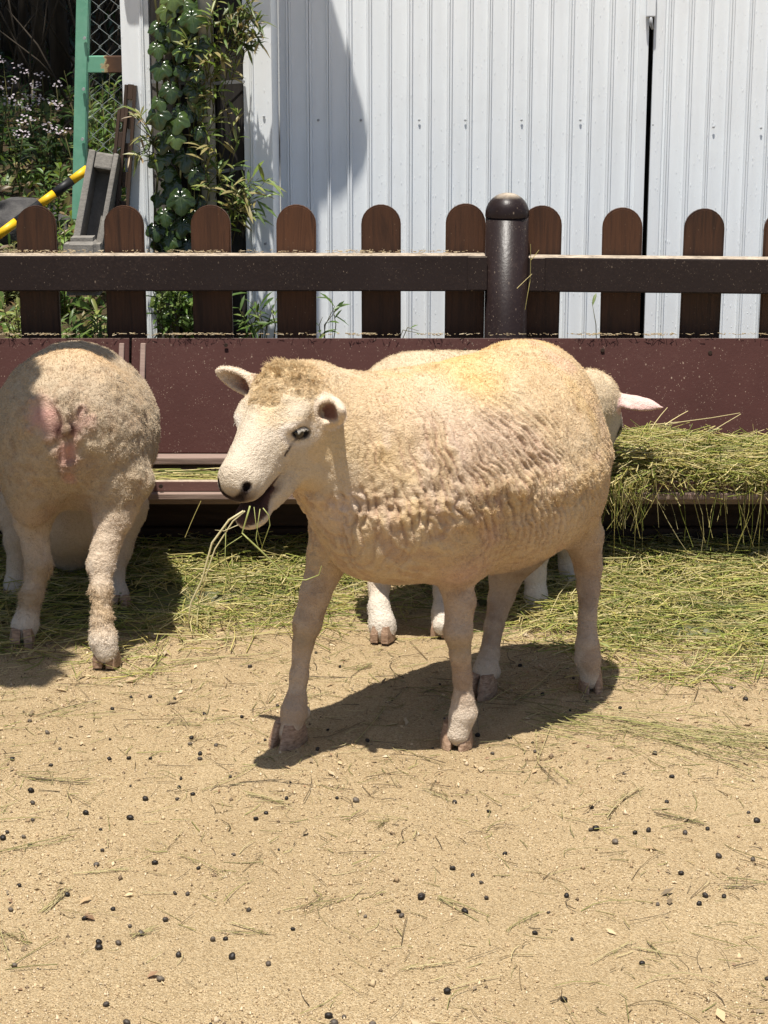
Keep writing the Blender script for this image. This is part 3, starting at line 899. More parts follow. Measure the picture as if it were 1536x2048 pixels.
    V, Q, per = leaf_quads(P, D, np.tile([0, -.4, 1.], (n, 1)) + r.normal(0, .3, (n, 3)), L, Wd, droop=.35)
    g = mesh_np('ground_cover', V, quads=Q, m=LEAF, smooth=True); set_col(g, pick_cols(pal, n, per, r))
    tag(g, 'mixed grass and small weeds covering the bank', 'ground cover', kind='stuff')
    n = 5000
    x = r.uniform(-3.4, -.9, n); y = r.uniform(8.5, 14, n); z = bank_height(x, y)
    P = np.stack([x, y, z], 1); D = rand_dirs(r, n, .9); L = r.uniform(.05, .2, n)
    V, Q, per = leaf_quads(P, D, np.tile([0, -.4, 1.], (n, 1)) + r.normal(0, .4, (n, 3)), L, L * r.uniform(.05, .22, n), droop=.4)
    g = mesh_np('undergrowth', V, quads=Q, m=LEAF, smooth=True); set_col(g, pick_cols(np.concatenate([DARKG, [(.10, .08, .05), (.07, .055, .04)]]), n, per, r))
    tag(g, 'dark undergrowth beneath the trees behind the gate', 'undergrowth', kind='stuff')
    # dead leaves on the soil under the fence gap
    n = 700
    x = r.uniform(-1.5, -.75, n); y = r.uniform(5.45, 6.0, n); z = bank_height(x, y) + .008
    D = rand_dirs(r, n); D[:, 2] *= .3
    V, Q, per = leaf_quads(np.stack([x, y, z], 1), D, np.tile([0, 0, 1.], (n, 1)) + r.normal(0, .5, (n, 3)), r.uniform(.03, .06, n), r.uniform(.012, .026, n), droop=.1)
    g = mesh_np('dead_leaves', V, quads=Q, m=LEAF, smooth=True); set_col(g, pick_cols(np.array([(.30, .21, .12), (.22, .15, .09), (.36, .28, .18)]), n, per, r))
    tag(g, 'dry brown leaves lying on soil behind the fence', 'dead leaves', kind='stuff')
    # a dark rock half sunk in the bank
    bm = bmesh.new(); bmesh.ops.create_icosphere(bm, subdivisions=4, radius=1)
    V = np.array([v.co[:] for v in bm.verts]); d = fbm(V, 1.6, 301, 4)
    for v, q in zip(bm.verts, d): v.co = Vector(v.co) * (1 + .30 * q); v.co.x *= .17; v.co.y *= .14; v.co.z *= .12
    k = NT('dark_rock'); n_ = k.noise(9, 6, .7); ROCK = k.done(k.ramp(n_, [(.3, (.025, .024, .026)), (.7, (.10, .095, .09))]), .8, k.bump(n_, .8, .02), spec=.25)
    c = W(38, 366, 7.1); c[2] = bz(c[0], c[1]) + .03
    tag(from_bm('rock', bm, ROCK, None, smooth=True, loc=tuple(c)), 'dark rock half sunk in the weedy bank', 'rock')
bank_plants()

def tree(x, y, h, rad, label, r, crown_n=1300, crown_r=1.3, crown_h=1.6, name='woodland_tree', lean=(0, 0), pal=DARKG, group='trees on the bank behind the gate', zc=None):
    z0 = bz(x, y) - .05 if y > 5.3 else -.05
    o = thing(name, (x, y, z0), 0, label, 'tree', group)
    bm = bmesh.new()
    pts = [Vector((lean[0] * t + .05 * math.sin(t * 5 + x * 3), lean[1] * t + .05 * math.cos(t * 4 + y), h * t)) for t in np.linspace(0, 1, 9)]
    bm_tube(bm, pts, [rad * (1 - .6 * t) * (1.25 if i == 0 else 1) for i, t in enumerate(np.linspace(0, 1, 9))], 12)
    from_bm('trunk', bm, BARK, o)
    P, D = [], []
    tips = []
    for i in range(9):
        t = .50 + .5 * i / 9
        b = pts[min(int(t * 8), 8)]
        a = r.uniform(0, 2 * math.pi)
        tip = b + Vector((math.cos(a) * crown_r * r.uniform(.5, .95), math.sin(a) * crown_r * r.uniform(.5, .95), crown_h * r.uniform(.0, .45)))
        mid = (b + tip) / 2 + Vector((0, 0, .12))
        b2 = bmesh.new(); bm_tube(b2, [b, mid, tip], [rad * .38, rad * .22, rad * .08], 7)
        from_bm('limb', b2, BARK, o)
        tips += [mid, tip]
    cl = [np.array(q) + r.normal(0, .18, 3) for q in tips for _ in range(3)]
    n = crown_n
    ci = r.integers(0, len(cl), n)
    P = np.array(cl)[ci] + rand_dirs(r, n) * (r.random((n, 1)) ** .5) * crown_r * .36 * np.array([1, 1, .65])
    L = r.uniform(.08, .15, n)
    foliage('crown', P, rand_dirs(r, n, -.2), rand_dirs(r, n, 1.2), L, L * .55, pal, o, r, kind=None)
    return o
def woods():
    r = np.random.default_rng(77)
    spec = [(62, 9.3, .028, 0), (26, 9.9, .022, .05), (103, 9.6, .040, .0), (92, 10.6, .020, -.1), (8, 10.8, .035, .1), (132, 11.2, .03, .08), (48, 12.0, .05, .0), (215, 11.5, .045, 0), (240, 10.4, .03, .1)]
    labs = ['slim dark tree rising behind the white flowers', 'thin leaning trunk left of the slim dark tree', 'straight dark tree nearest the green gate post', 'very thin sapling trunk beside the straight dark tree', 'dark tree at the left edge of the wood', 'leaning tree just behind the green gate post', 'thickest dark tree deep in the wood', 'dark tree seen through the upper gate wire', 'thin tree behind the wire next to the shed']
    for (px, Y, rad, ln), lab in zip(spec, labs):
        tree(X_at(px, Y, 100), Y, 4.2 + r.uniform(-.4, .8), rad, lab, r, lean=(ln * 3, 0), crown_n=1500, crown_r=1.5, crown_h=1.5)
    # neighbours out of the picture that close the canopy
    for i, (x, y) in enumerate([(-3.6, 7.2), (-2.5, 7.7), (-4.2, 9.6), (-3.2, 11.5), (-1.5, 13.0), (-.6, 12.0), (-2.4, 14.5)]):
        tree(x, y, 4.6, .07, ['bushy tree at far left closing the canopy', 'bushy tree behind the left edge of flowers', 'broad tree deep in the wood at far left', 'broad tree behind the thick dark trunk', 'tall tree on the hill behind the shed corner', 'tall tree just behind the shed roof', 'last tree at the back of the wood'][i], r, crown_n=1900, crown_r=1.9, crown_h=1.7)
    # thin bare sticks and dry bamboo in the shade
    bm = bmesh.new()
    for i in range(110):
        px, Y = r.uniform(-20, 250), r.uniform(8.6, 12.5)
        x = X_at(px, Y, 100); z = bz(x, Y)
        d = unit([r.normal(0, .5), r.normal(0, .3), 1]); Ln = r.uniform(.4, 1.6)
        p = np.array([x, Y, z + r.uniform(0, .3)])
        bm_tube(bm, [p, p + d * Ln * .5 + r.normal(0, .03, 3), p + d * Ln + r.normal(0, .06, 3)], [.006, .0045, .002], 5)
    tag(from_bm('brushwood', bm, BARK), 'tangle of thin bare sticks under the dark trees', 'brushwood', kind='stuff')
    # unseen tree, added so that its low bough shades the rear sheep
    o = tree(-2.5, 3.3, 3.0, .12, 'added unseen tree whose low bough shades the left sheep', r, crown_n=1600, crown_r=.9, crown_h=1.0, name='shade_tree', pal=GREENS, group=None)
    org = np.array(o.location)
    tube('bough', [(0, 0, 1.7), (.7, .25, 2.15), (1.3, .50, 2.32), (1.75, .72, 2.36)], [.06, .045, .03, .012], BARK, o, 9)
    n = 5200
    u = r.random((n, 2))
    X = -1.55 + u[:, 0] * .66; Yy = 3.45 + u[:, 1] * .75
    m = r.random(n) < .30
    X[m] = -.92 + u[m, 0] * .13; Yy[m] = 4.0 + u[m, 1] * .17
    P = np.stack([X, Yy, 2.36 + r.normal(0, .05, n)], 1) - org
    L = r.uniform(.05, .08, n)
    foliage('shade_leaves', P, rand_dirs(r, n) * [1, 1, .4], np.tile([0, 0, 1.], (n, 1)) + r.normal(0, .35, (n, 3)), L, L * .6, GREENS, o, r)  # leaves laid out where their shadow should fall on the sheep
woods()

# ------------------------------------------------------------------ things left leaning by the shed
def leftovers():
    k = NT('grey_concrete'); n = k.noise(18, 6, .7); n2 = k.noise(130, 3, .6)
    CONC = k.done(k.mix(k.math('MULTIPLY', n2, .5), k.ramp(n, [(.3, (.15, .138, .122)), (.7, (.29, .27, .24))]), (.15, .14, .125)), .92, k.bump(k.math('ADD', n, n2), .4, .004), spec=.15)
    Yc = 5.78
    b, t = W(146, 545, Yc), W(190, 303, Yc + .10)
    ax = unit(t - b); Ln = np.linalg.norm(t - b)
    side = unit(np.cross([0, 1, 0], ax)) ; side = side if side[0] > 0 else -side
    # channel: open side faces the camera, turned a little to the right
    rt = unit(side * .99 - np.array([0, .10, 0])); rt = unit(rt - (rt @ ax) * ax); fr = unit(np.cross(rt, ax)); fr = fr if fr[1] < 0 else -fr
    if np.cross(rt, fr) @ ax < 0: rt = -rt
    Mx = Matrix(((rt[0], fr[0], ax[0], b[0]), (rt[1], fr[1], ax[1], b[1]), (rt[2], fr[2], ax[2], b[2]), (0, 0, 0, 1)))
    o = thing('concrete_channel', tuple(b), 0, 'grey concrete drain channel leaning against dark slatted panels', 'drain channel')
    Mo = Matrix.Translation(-Vector(b)) @ Mx
    sg = 1 if rt[0] > 0 else -1
    q = lambda u0, v0, w0, u1, v1, w1: ((min(sg * u0, sg * u1), v0, w0), (max(sg * u0, sg * u1), v1, w1))
    bm = bmesh.new()
    bm_box(bm, *q(-.012, -.075, 0, .075, -.052, Ln), .003, Mo)
    bm_box(bm, *q(-.012, -.0515, .001, .008, .03, Ln - .001), .004, Mo)
    bm_box(bm, *q(.060, -.0515, .001, .075, .03, Ln - .001), .004, Mo)
    from_bm('channel_body', bm, CONC, o)
    lo_, hi_ = q(.0085, -.0513, Ln - .050, .0595, .024, Ln - .003)
    box('end_cap', lo_, hi_, CONC, o, .006, M=Mo)
    bm = bmesh.new(); bmesh.ops.create_cube(bm, size=1)
    bmesh.ops.scale(bm, vec=(.13, .12, .16), verts=bm.verts)
    for v in bm.verts:
        if v.co.z > 0: v.co.x *= .75; v.co.y *= .75
    bmesh.ops.bevel(bm, geom=bm.edges[:], offset=.018, segments=3, affect='EDGES')
    c = W(168, 530, Yc - .02)
    tag(from_bm('concrete_block', bm, CONC, None, loc=tuple(c)), 'pale concrete block at the foot of the leaning channel', 'concrete block')
    # two dark slatted panels leaning on the white strip
    BROWN = brown_wood_mat('old_dark_panel_wood', (.030, .018, .012), (.060, .036, .024), .35)
    for j, (b, t, w, lab) in enumerate([(W(213, 560, 5.86), W(247, 215, 5.905), .030, 'dark slatted timber panel leaning nearest the concrete channel'), (W(237, 560, 5.885), W(262, 170, 5.918), .034, 'dark slatted timber panel leaning against the white corner strip')]):
        ax = unit(t - b); Ln = np.linalg.norm(t - b)
        rt = unit(np.cross([0, 1, 0], ax)); fr = np.cross(rt, ax); fr = fr if fr[1] < 0 else -fr
        Mo = Matrix(((rt[0], fr[0], ax[0], 0), (rt[1], fr[1], ax[1], 0), (rt[2], fr[2], ax[2], 0), (0, 0, 0, 1)))
        o = thing('timber_panel', tuple(b), 0, lab, 'panel', 'slatted panels leaning by the shed')
        box('stile', (-w / 2, -.012, 0), (-w / 2 + .009, .012, Ln), BROWN, o, .001, M=Mo)
        box('stile', (w / 2 - .009, -.012, 0), (w / 2, .012, Ln), BROWN, o, .001, M=Mo)
        for i in range(7):
            z = .02 + (Ln - .06) * i / 6
            box('slat', (-w / 2 + .0095, -.010, z), (w / 2 - .0095, .010, z + .042), BROWN, o, .001, M=Mo)
    # striped barrier pole
    YEL, BLK = plain('yellow_tape', (.72, .43, .012), .45, .4), plain('black_tape', (.014, .014, .015), .5, .3)
    a, e = W(-70, 520, 5.80), W(175, 338, 5.95)
    d = unit(e - a); Ln = np.linalg.norm(e - a)
    o = thing('striped_pole', tuple(a), 0, 'yellow and black striped barrier pole slanting behind the first picket', 'pole')
    def at_px(px): return (px - -70) / 245 * Ln
    cuts = [at_px(q) for q in (-70, -40, -6, 32, 80, 108, 143, 175)]
    for i, (u, v) in enumerate(zip(cuts[:-1], cuts[1:])):
        yel = i % 2 == 0
        ra = .0128 if yel else .0134
        tube('yellow_band' if yel else 'black_band', [d * u, d * v], ra, YEL if yel else BLK, o, 20)
leftovers()
# ------------------------------------------------------------------ sheep: smooth implicit bodies, meshed as one surface each
class Body:
    """a list of rounded cones and ellipsoids joined with a soft union"""
    def __init__(self): self.p = []
    def cone(self, a, b, r1, r2, k=.03): self.p.append(('c', np.asarray(a, float), np.asarray(b, float), r1, r2, k)); return self
    def chain(self, pts, k=.02):
        for (a, ra), (b, rb) in zip(pts[:-1], pts[1:]): self.cone(a, b, ra, rb, k)
        return self
    def ell(self, c, rad, axes=None, k=.03): self.p.append(('e', np.asarray(c, float), np.asarray(rad, float), np.eye(3) if axes is None else np.asarray(axes, float), None, k)); return self
    def cut(self, a, b, r1, r2, k=.008): self.p.append(('-', np.asarray(a, float), np.asarray(b, float), r1, r2, k)); return self
    def cutell(self, c, rad, axes, k=.008): self.p.append(('x', np.asarray(c, float), np.asarray(rad, float), np.asarray(axes, float), None, k)); return self
    def _d(self, q, P):
        if q[0] in 'c-':
            a, b = q[1], q[2]; ba = b - a; pa = P - a
            t = np.clip(pa @ ba / max(ba @ ba, 1e-12), 0, 1)
            return np.linalg.norm(pa - t[..., None] * ba, axis=-1) - (q[3] + (q[4] - q[3]) * t)
        L = (P - q[1]) @ q[3].T
        k0 = np.linalg.norm(L / q[2], axis=-1); k1 = np.linalg.norm(L / q[2] ** 2, axis=-1)
        return k0 * (k0 - 1) / np.maximum(k1, 1e-9)
    def _bb(self, q):
        if q[0] in 'c-':
            r = max(q[3], q[4]); lo = np.minimum(q[1], q[2]) - r; hi = np.maximum(q[1], q[2]) + r
        else:
            e = np.sqrt(((q[3] * q[2][:, None]) ** 2).sum(0)); lo, hi = q[1] - e, q[1] + e
        return lo, hi
    def mesh(self, vox):
        bbs = [self._bb(q) for q in self.p if q[0] in 'ce']
        lo = np.min([b[0] for b in bbs], 0) - .03; hi = np.max([b[1] for b in bbs], 0) + .03
        n = np.ceil((hi - lo) / vox).astype(int) + 1
        BIG = .04
        A = np.full(n, BIG, np.float32)
        for q in self.p:
            k = q[5]; b0, b1 = self._bb(q); mg = max(k * 1.2, .02) + 2 * vox
            i0 = np.maximum(((b0 - mg - lo) / vox).astype(int), 0); i1 = np.minimum(((b1 + mg - lo) / vox).astype(int) + 2, n)
            gx, gy, gz = [lo[a] + vox * np.arange(i0[a], i1[a]) for a in range(3)]
            P = np.stack(np.meshgrid(gx, gy, gz, indexing='ij'), -1)
            d = self._d(q, P)
            S = (slice(i0[0], i1[0]), slice(i0[1], i1[1]), slice(i0[2], i1[2]))
            a = A[S]
            if q[0] in '-x':
                d = -d; h = np.clip(.5 - .5 * (a - d) / k, 0, 1)
                A[S] = np.where(True, a + (d - a) * h + k * h * (1 - h), a)
            else:
                h = np.clip(.5 + .5 * (a - d) / k, 0, 1)
                A[S] = np.minimum(a + (d - a) * h - k * h * (1 - h), BIG)
        A[[0, -1]] = BIG; A[:, [0, -1]] = BIG; A[:, :, [0, -1]] = BIG
        g = openvdb.FloatGrid(BIG)
        g.copyFromArray(A.astype(np.float64))
        pts, qd = g.convertToQuads(isovalue=0.0)
        return np.asarray(pts, float) * vox + lo, np.asarray(qd, int)
def vnormals(V, Q):
    n = np.cross(V[Q[:, 2]] - V[Q[:, 0]], V[Q[:, 3]] - V[Q[:, 1]])
    N = np.zeros_like(V)
    for j in range(4): np.add.at(N, Q[:, j], n)
    return N / np.maximum(np.linalg.norm(N, axis=1, keepdims=True), 1e-12)
def smooth_mesh(V, Q, it=1, f=.5):
    E = np.concatenate([Q[:, [0, 1]], Q[:, [1, 2]], Q[:, [2, 3]], Q[:, [3, 0]]])
    for _ in range(it):
        S = np.zeros_like(V); c = np.zeros(len(V))
        np.add.at(S, E[:, 0], V[E[:, 1]]); np.add.at(c, E[:, 0], 1)
        np.add.at(S, E[:, 1], V[E[:, 0]]); np.add.at(c, E[:, 1], 1)
        V = V + f * (S / c[:, None] - V)
    return V

# materials
def skin_mat():
    k = NT('sheared_wool_skin')
    c = k.attr('col')
    fine = k.noise(420, 2, .6)
    mid = k.noise(60, 4, .6)
    gran = k.noise(150, 3, .65)
    c = k.mix(k.ramp(gran, [(.35, .22), (.6, 0.0)]), c, k.hsv(c, .49, 1.15, .55))
    c2 = k.mix(k.math('MULTIPLY', mid, .35), c, k.hsv(c, .495, 1.12, .72))
    c2 = k.mix(k.ramp(fine, [(.35, 0.0), (.75, .35)]), c2, k.hsv(c, .5, .8, 1.18))
    h = k.math('ADD', k.math('MULTIPLY', k.noise(170, 3, .6), 1.0), k.math('MULTIPLY', fine, .5))
    nb = k.bump(h, .8, .005)
    m = k.done(c2, .85, nb, spec=.15)
    return m
def hair_mat():
    k = NT('wool_fibre')
    c = k.attr('col')
    i = k.n('HairInfo')
    c = k.hsv(c, .5, 1.0, k.math('ADD', k.math('MULTIPLY', i.outputs['Random'], .35), .85))
    return k.done(c, .75, spec=.12)
SKIN, FIBRE = skin_mat(), hair_mat()
def hoof_mat():
    k = NT('hoof_horn')
    n = k.noise(90, 4, .6, k.co(scale=(1, 1, 3)))
    c = k.ramp(n, [(.3, (.16, .095, .06)), (.55, (.33, .215, .14)), (.75, (.48, .34, .245))])
    return k.done(c, .55, k.bump(n, .4, .003), spec=.3)
HOOF = hoof_mat()
EYE = plain('eye_amber_dark', (.012, .008, .005), .06, .6)
EYE_RIM = plain('eyelid_skin', (.02, .014, .012), .5, .3)
LASH = plain('pale_eyelash', (.6, .55, .47), .8, .1)

def fleece(name, parent, V, Q, N, C, origin, count, length_fn, flow_fn, seed, lift=.45, rad=.00029, curl=.0):
    """short fibres standing on the body surface (real curves)"""
    r = np.random.default_rng(seed)
    a = np.linalg.norm(np.cross(V[Q[:, 2]] - V[Q[:, 0]], V[Q[:, 3]] - V[Q[:, 1]]), axis=1)
    ctr = V[Q].mean(1)
    Lq = length_fn(ctr)
    a = a * (Lq > 0)
    fi = r.choice(len(Q), count, p=a / a.sum())
    u, v = r.random(count)[:, None], r.random(count)[:, None]
    q = Q[fi]
    P = (V[q[:, 0]] * (1 - u) + V[q[:, 1]] * u) * (1 - v) + (V[q[:, 3]] * (1 - u) + V[q[:, 2]] * u) * v
    n = N[q].mean(1); n /= np.linalg.norm(n, axis=1, keepdims=True)
    c = C[q[:, 0]]
    f = flow_fn(P)
    f = f - (f * n).sum(1, keepdims=True) * n
    f /= np.maximum(np.linalg.norm(f, axis=1, keepdims=True), 1e-6)
    swirl = np.stack([vnoise(P, 45, seed + 1), vnoise(P, 45, seed + 2), vnoise(P, 45, seed + 3)], 1) * .7 + np.stack([vnoise(P, 135, seed + 11), vnoise(P, 135, seed + 12), vnoise(P, 135, seed + 13)], 1) * 1.1
    gran = vnoise(P, 150, seed + 15) * .6 + vnoise(P, 320, seed + 16) * .5
    d = n * lift + f * .6 + swirl * .9 + r.normal(0, .3, (count, 3))
    d /= np.linalg.norm(d, axis=1, keepdims=True)
    neg = (d * n).sum(1) < .12
    d[neg] += n[neg] * .45
    L = (Lq[fi] * r.uniform(.55, 1.25, count) * np.clip(1 + .4 * gran, .3, 1.8))[:, None]
    side = np.cross(d, n); bend = r.normal(0, .35, (count, 1)) * side
    p0 = P - n * .001
    p1 = P + d * L * .5 + n * L * .1
    d2 = d + bend - n * .25 + np.stack([vnoise(P, 140, seed + 7), vnoise(P, 140, seed + 8), vnoise(P, 140, seed + 9)], 1) * curl
    p2 = p1 + d2 * L * .5
    pts = np.stack([p0, p1, p2], 1).reshape(-1, 3) - origin
    h = bpy.data.hair_curves.new(name)
    h.add_curves([3] * count)
    h.attributes['position'].data.foreach_set('vector', pts.astype(np.float32).ravel())
    ra = h.attributes.new('radius', 'FLOAT', 'POINT')
    ra.data.foreach_set('value', np.tile(np.array([rad, rad * .8, rad * .25], np.float32), count))
    ca = h.attributes.new('col', 'FLOAT_COLOR', 'CURVE')
    cc = np.concatenate([c * r.uniform(.88, 1.12, (count, 1)) * np.clip(1 + .20 * gran, .5, 1.5)[:, None], np.ones((count, 1))], 1)
    ca.data.foreach_set('color', cc.astype(np.float32).ravel())
    h.materials.append(FIBRE)
    o = bpy.data.objects.new(name, h)
    return link(o, parent)

def hoof(parent, origin, at, fwd, w=.052, l=.062, h=.036, splay=.10):
    """a cloven hoof of two claws; at = middle of the sole, fwd = the way it points"""
    f = unit([fwd[0], fwd[1], 0]); s = np.array([-f[1], f[0], 0])
    bm = bmesh.new()
    for sd in (-1, 1):
        pts = []
        for (a, b, z) in ((-.46, .05, 0), (-.48, .36, 0), (-.1, .47, 0), (.22, .44, 0), (.44, .30, 0), (.56, .13, 0), (.52, .07, .05), (.2, .035, 0),
                          (-.45, .06, .5), (-.47, .36, .5), (-.08, .45, .45), (.2, .42, .42), (.40, .29, .36), (.48, .14, .32), (.44, .07, .34),
                          (-.36, .02, 1.0), (-.38, .30, 1.0), (-.08, .37, 1.02), (.12, .32, 1.0), (.22, .20, .98), (.24, .06, .98), (.1, .01, 1.0)):
            aa = a * l; bb = sd * (b * w + .0015 + splay * max(a, 0) * .03)
            pts.append(bm.verts.new(Vector(at - origin + f * aa + s * bb + np.array([0, 0, z * h]))))
        r = bmesh.ops.convex_hull(bm, input=pts)
    bmesh.ops.recalc_face_normals(bm, faces=bm.faces)
    o = from_bm('hoof', bm, HOOF, parent, smooth=False)
    md = o.modifiers.new('soft', 'BEVEL'); md.width = .004; md.segments = 3; md.limit_method = 'ANGLE'
    return o

def leg(B, pts, k=.018):
    B.chain([(W(px, py, Y), r) for px, py, Y, r in pts], k)

def finish_sheep(name, label, V, Q, C, origin):
    o = mesh_np(name, V - origin, quads=Q, m=SKIN, smooth=True, loc=tuple(origin))
    at = o.data.attributes.new('col', 'FLOAT_COLOR', 'POINT')
    at.data.foreach_set('color', np.concatenate([C, np.ones((len(C), 1))], 1).astype(np.float32).ravel())
    return tag(o, label, 'sheep', 'shorn sheep in the pen')

def blend(C, m, col, a=1.0):
    m = np.clip(m * a, 0, 1)[:, None]
    return C * (1 - m) + np.asarray(col) * m
CREAM, GOLD, PALE, PINK, FACEW = (.56, .415, .25), (.64, .43, .155), (.62, .51, .36), (.58, .37, .29), (.57, .48, .365)
def blob(P, c, r): return np.exp(-((P - np.asarray(c)) ** 2).sum(1) / r ** 2)

# ---------------------------------------------------------------- the walking sheep in front
def front_sheep():
    B = Body()
    O = np.array([.19, 3.87, 0.])
    F = unit([-.659, -.753, 0]); Lf = np.array([-F[1], F[0], 0]); U = np.array([0, 0, 1.])
    T = lambda s, l, z: O + F * s + Lf * l + U * z
    ax = np.stack([F, Lf, U])
    B.ell(T(.035, .020, .510), (.265, .190, .203), ax, .05)
    B.ell(T(.0, .035, .475), (.235, .185, .172), ax, .05)
    B.ell(T(.20, 0, .515), (.17, .165, .18), ax, .07)
    B.ell(T(.27, 0, .44), (.12, .115, .10), ax, .06)
    B.ell(T(-.125, .010, .566), (.140, .138, .152), ax, .06)
    for sd in (1, -1):
        B.ell(T(.19, sd * .10, .45), (.085, .055, .14), ax, .05)
        B.ell(T(-.175, sd * .09, .44), (.085, .055, .13), ax, .05)
    # head frame
    yaw, pit, hs = 1.04, .60, 1.04
    hd = np.array([-math.cos(yaw) * math.cos(pit), -math.sin(yaw) * math.cos(pit), -math.sin(pit)])
    hy = unit([-hd[1], hd[0], 0]); hz = np.cross(hd, hy)
    Pp = W(577, 742, 3.555)
    H = lambda u, l, z: Pp + (hd * u + hy * l + hz * z) * hs
    hax = np.stack([hd, hy, hz])
    hc = lambda a, b, r1, r2, k=.03: B.cone(a, b, r1 * hs, r2 * hs, k)
    he = lambda c, rad, k=.03: B.ell(c, np.array(rad) * hs, hax, k)
    hx = lambda c, rad, k=.008: B.cutell(c, np.array(rad) * hs, hax, k)
    ed, ez = unit(hd * .74 + hz * .67), unit(hz * .74 - hd * .67)
    eax = np.stack([ed, hy, ez])
    # neck
    B.cone(T(.23, 0, .530), H(-.010, 0, -.105), .150, .088, .06)
    B.cone(T(.28, 0, .47), H(.02, 0, -.115), .125, .072, .06)
    # skull, face, jaw
    he(H(.045, 0, -.055), (.085, .066, .066))
    hc(H(.07, 0, -.060), H(.20, 0, -.056), .058, .037)
    hc(H(.07, 0, -.03), H(.21, 0, -.030), .041, .025, .025)
    he(H(.213, 0, -.050), (.031, .034, .032), .02)
    for sd in (1, -1):
        he(H(.082, sd * .050, -.022), (.030, .016, .014), .018)
        he(H(.05, sd * .034, -.110), (.060, .030, .050), .03)
        he(H(.220, sd * .0165, -.050), (.020, .017, .021), .012)
    hc(H(.06, 0, -.128), H(.165, 0, -.122), .045, .030)
    hc(H(.150, 0, -.122), H(.215, 0, -.120), .030, .019, .02)
    he(H(.222, 0, -.120), (.030, .029, .0175), .02)
    # mouth gap, nostrils, eye sockets
    hx(H(.234, 0, -.0955), (.044, .030, .0085), .006)
    hx(H(.205, 0, -.0945), (.034, .050, .0045), .004)
    for sd in (1, -1):
        B.cut(H(.244, sd * .007, -.062), H(.230, sd * .025, -.038), .0045, .0065, .005)
        B.cutell(H(.096, sd * .060, -.042), np.array([.0185, .011, .0088]) * hs, eax, .006)
        B.cone(H(.096, sd * .0545, -.042) - ed * .019 + ez * .0085, H(.096, sd * .0555, -.042) + ed * .015 + ez * .0085, .0066, .0056, .005)
        B.cone(H(.096, sd * .054, -.042) - ed * .014 - ez * .0100, H(.096, sd * .053, -.042) + ed * .015 - ez * .0095, .005, .0042, .005)
    # ears
    def ear(root, tip, face, wid):
        d = unit(tip - root); Ln = np.linalg.norm(tip - root)
        nrm = unit(face - (face @ d) * d); sd_ = np.cross(nrm, d)
        a3 = np.stack([d, sd_, nrm])
        B.cone(root - d * .02, root + d * .02, .020, .018, .02)
        B.ell(root + d * Ln * .52, (Ln * .52, wid, .013), a3, .012)
        B.ell(root + d * Ln * .80, (Ln * .36, wid * .52, .0085), a3, .010)
        B.cutell(root + d * Ln * .55 + nrm * .0125, (Ln * .47, wid * .72, .0145), a3, .006)
        return root, d, nrm
    rL = W(655, 822, (H(.012, .064, -.045))[1]); eL = ear(rL, rL + unit([.30, -.93, .20]) * .085, np.array([-.85, -.35, -.2]), .026)
    rR = W(520, 780, (H(.006, -.064, -.030))[1]); eR = ear(rR, rR + unit([-.82, .50, .26]) * .088, np.array([-.35, -.9, -.35]), .024)
    # legs (far fore, near fore, far hind, near hind)
    leg(B, [(680, 1040, 3.74, .062), (658, 1110, 3.73, .040), (632, 1185, 3.71, .0285), (614, 1248, 3.70, .0265), (606, 1290, 3.69, .0185), (599, 1350, 3.68, .0165), (592, 1400, 3.67, .0195), (588, 1424, 3.66, .0235), (577, 1466, 3.648, .0205)], .010)
    leg(B, [(885, 1040, 3.70, .062), (903, 1130, 3.68, .039), (920, 1200, 3.67, .0285), (916, 1266, 3.655, .0255), (921, 1310, 3.65, .0185), (925, 1360, 3.648, .0165), (927, 1400, 3.645, .0195), (926, 1428, 3.643, .0245), (915, 1470, 3.634, .0205)], .010)
    leg(B, [(1040, 1080, 4.09, .075), (1012, 1150, 4.10, .034), (1002, 1195, 4.085, .0255), (988, 1250, 4.03, .0185), (978, 1310, 3.975, .0195), (972, 1340, 3.955, .0245), (965, 1374, 3.937, .0205)], .010)
    leg(B, [(1130, 1010, 3.99, .075), (1166, 1070, 4.02, .040), (1177, 1135, 4.045, .0275), (1177, 1175, 4.03, .0225), (1175, 1235, 3.99, .0175), (1174, 1290, 3.965, .0225), (1176, 1320, 3.958, .0245), (1181, 1360, 3.950, .0195)], .010)
    # udder hidden between the hind legs, dewclaws
    B.ell(T(-.17, .02, .325), (.05, .05, .045), ax, .03)
    for px, py, Y in ((612, 1424, 3.69), (948, 1425, 3.66), (994, 1345, 3.96)):
        B.ell(W(px, py, Y), (.008, .008, .012), None, .006)
    V, Q = B.mesh(.0034)
    N = vnormals(V, Q)
    if (np.sum(N * (V - V.mean(0)), 1) > 0).mean() < .5: Q = Q[:, ::-1].copy(); N = -N
    # where things are, in body and head coordinates
    Lc = (V - O) @ ax.T                     # s, l, z
    Hc = (V - Pp) @ hax.T / hs
    head = sstep(-.03, .05, Hc[:, 0] + .8 * np.minimum(Hc[:, 2] + .09, 0)) * (np.abs(Hc[:, 1]) < .2) * sstep(-.20, -.165, Hc[:, 2]) * sstep(.25, .29, Lc[:, 0])
    legm = sstep(.36, .30, Lc[:, 2]) * (1 - head)
    torso = (1 - head) * (1 - legm)
    s_, l_, z_ = Lc.T
    # folds of shorn wool on flank, shoulder and neck
    w1 = np.stack([fbm(V, 9, 3), fbm(V, 9, 4), fbm(V, 9, 5)], 1) * .026 + np.stack([fbm(V, 26, 6), fbm(V, 26, 7), fbm(V, 26, 8)], 1) * .010
    Pw = Lc + w1
    ang = Pw[:, 0] * 1.0 - (Pw[:, 2] - .5) * (.45 + .25 * sstep(.0, -.2, s_)) * sstep(.34, .2, s_)
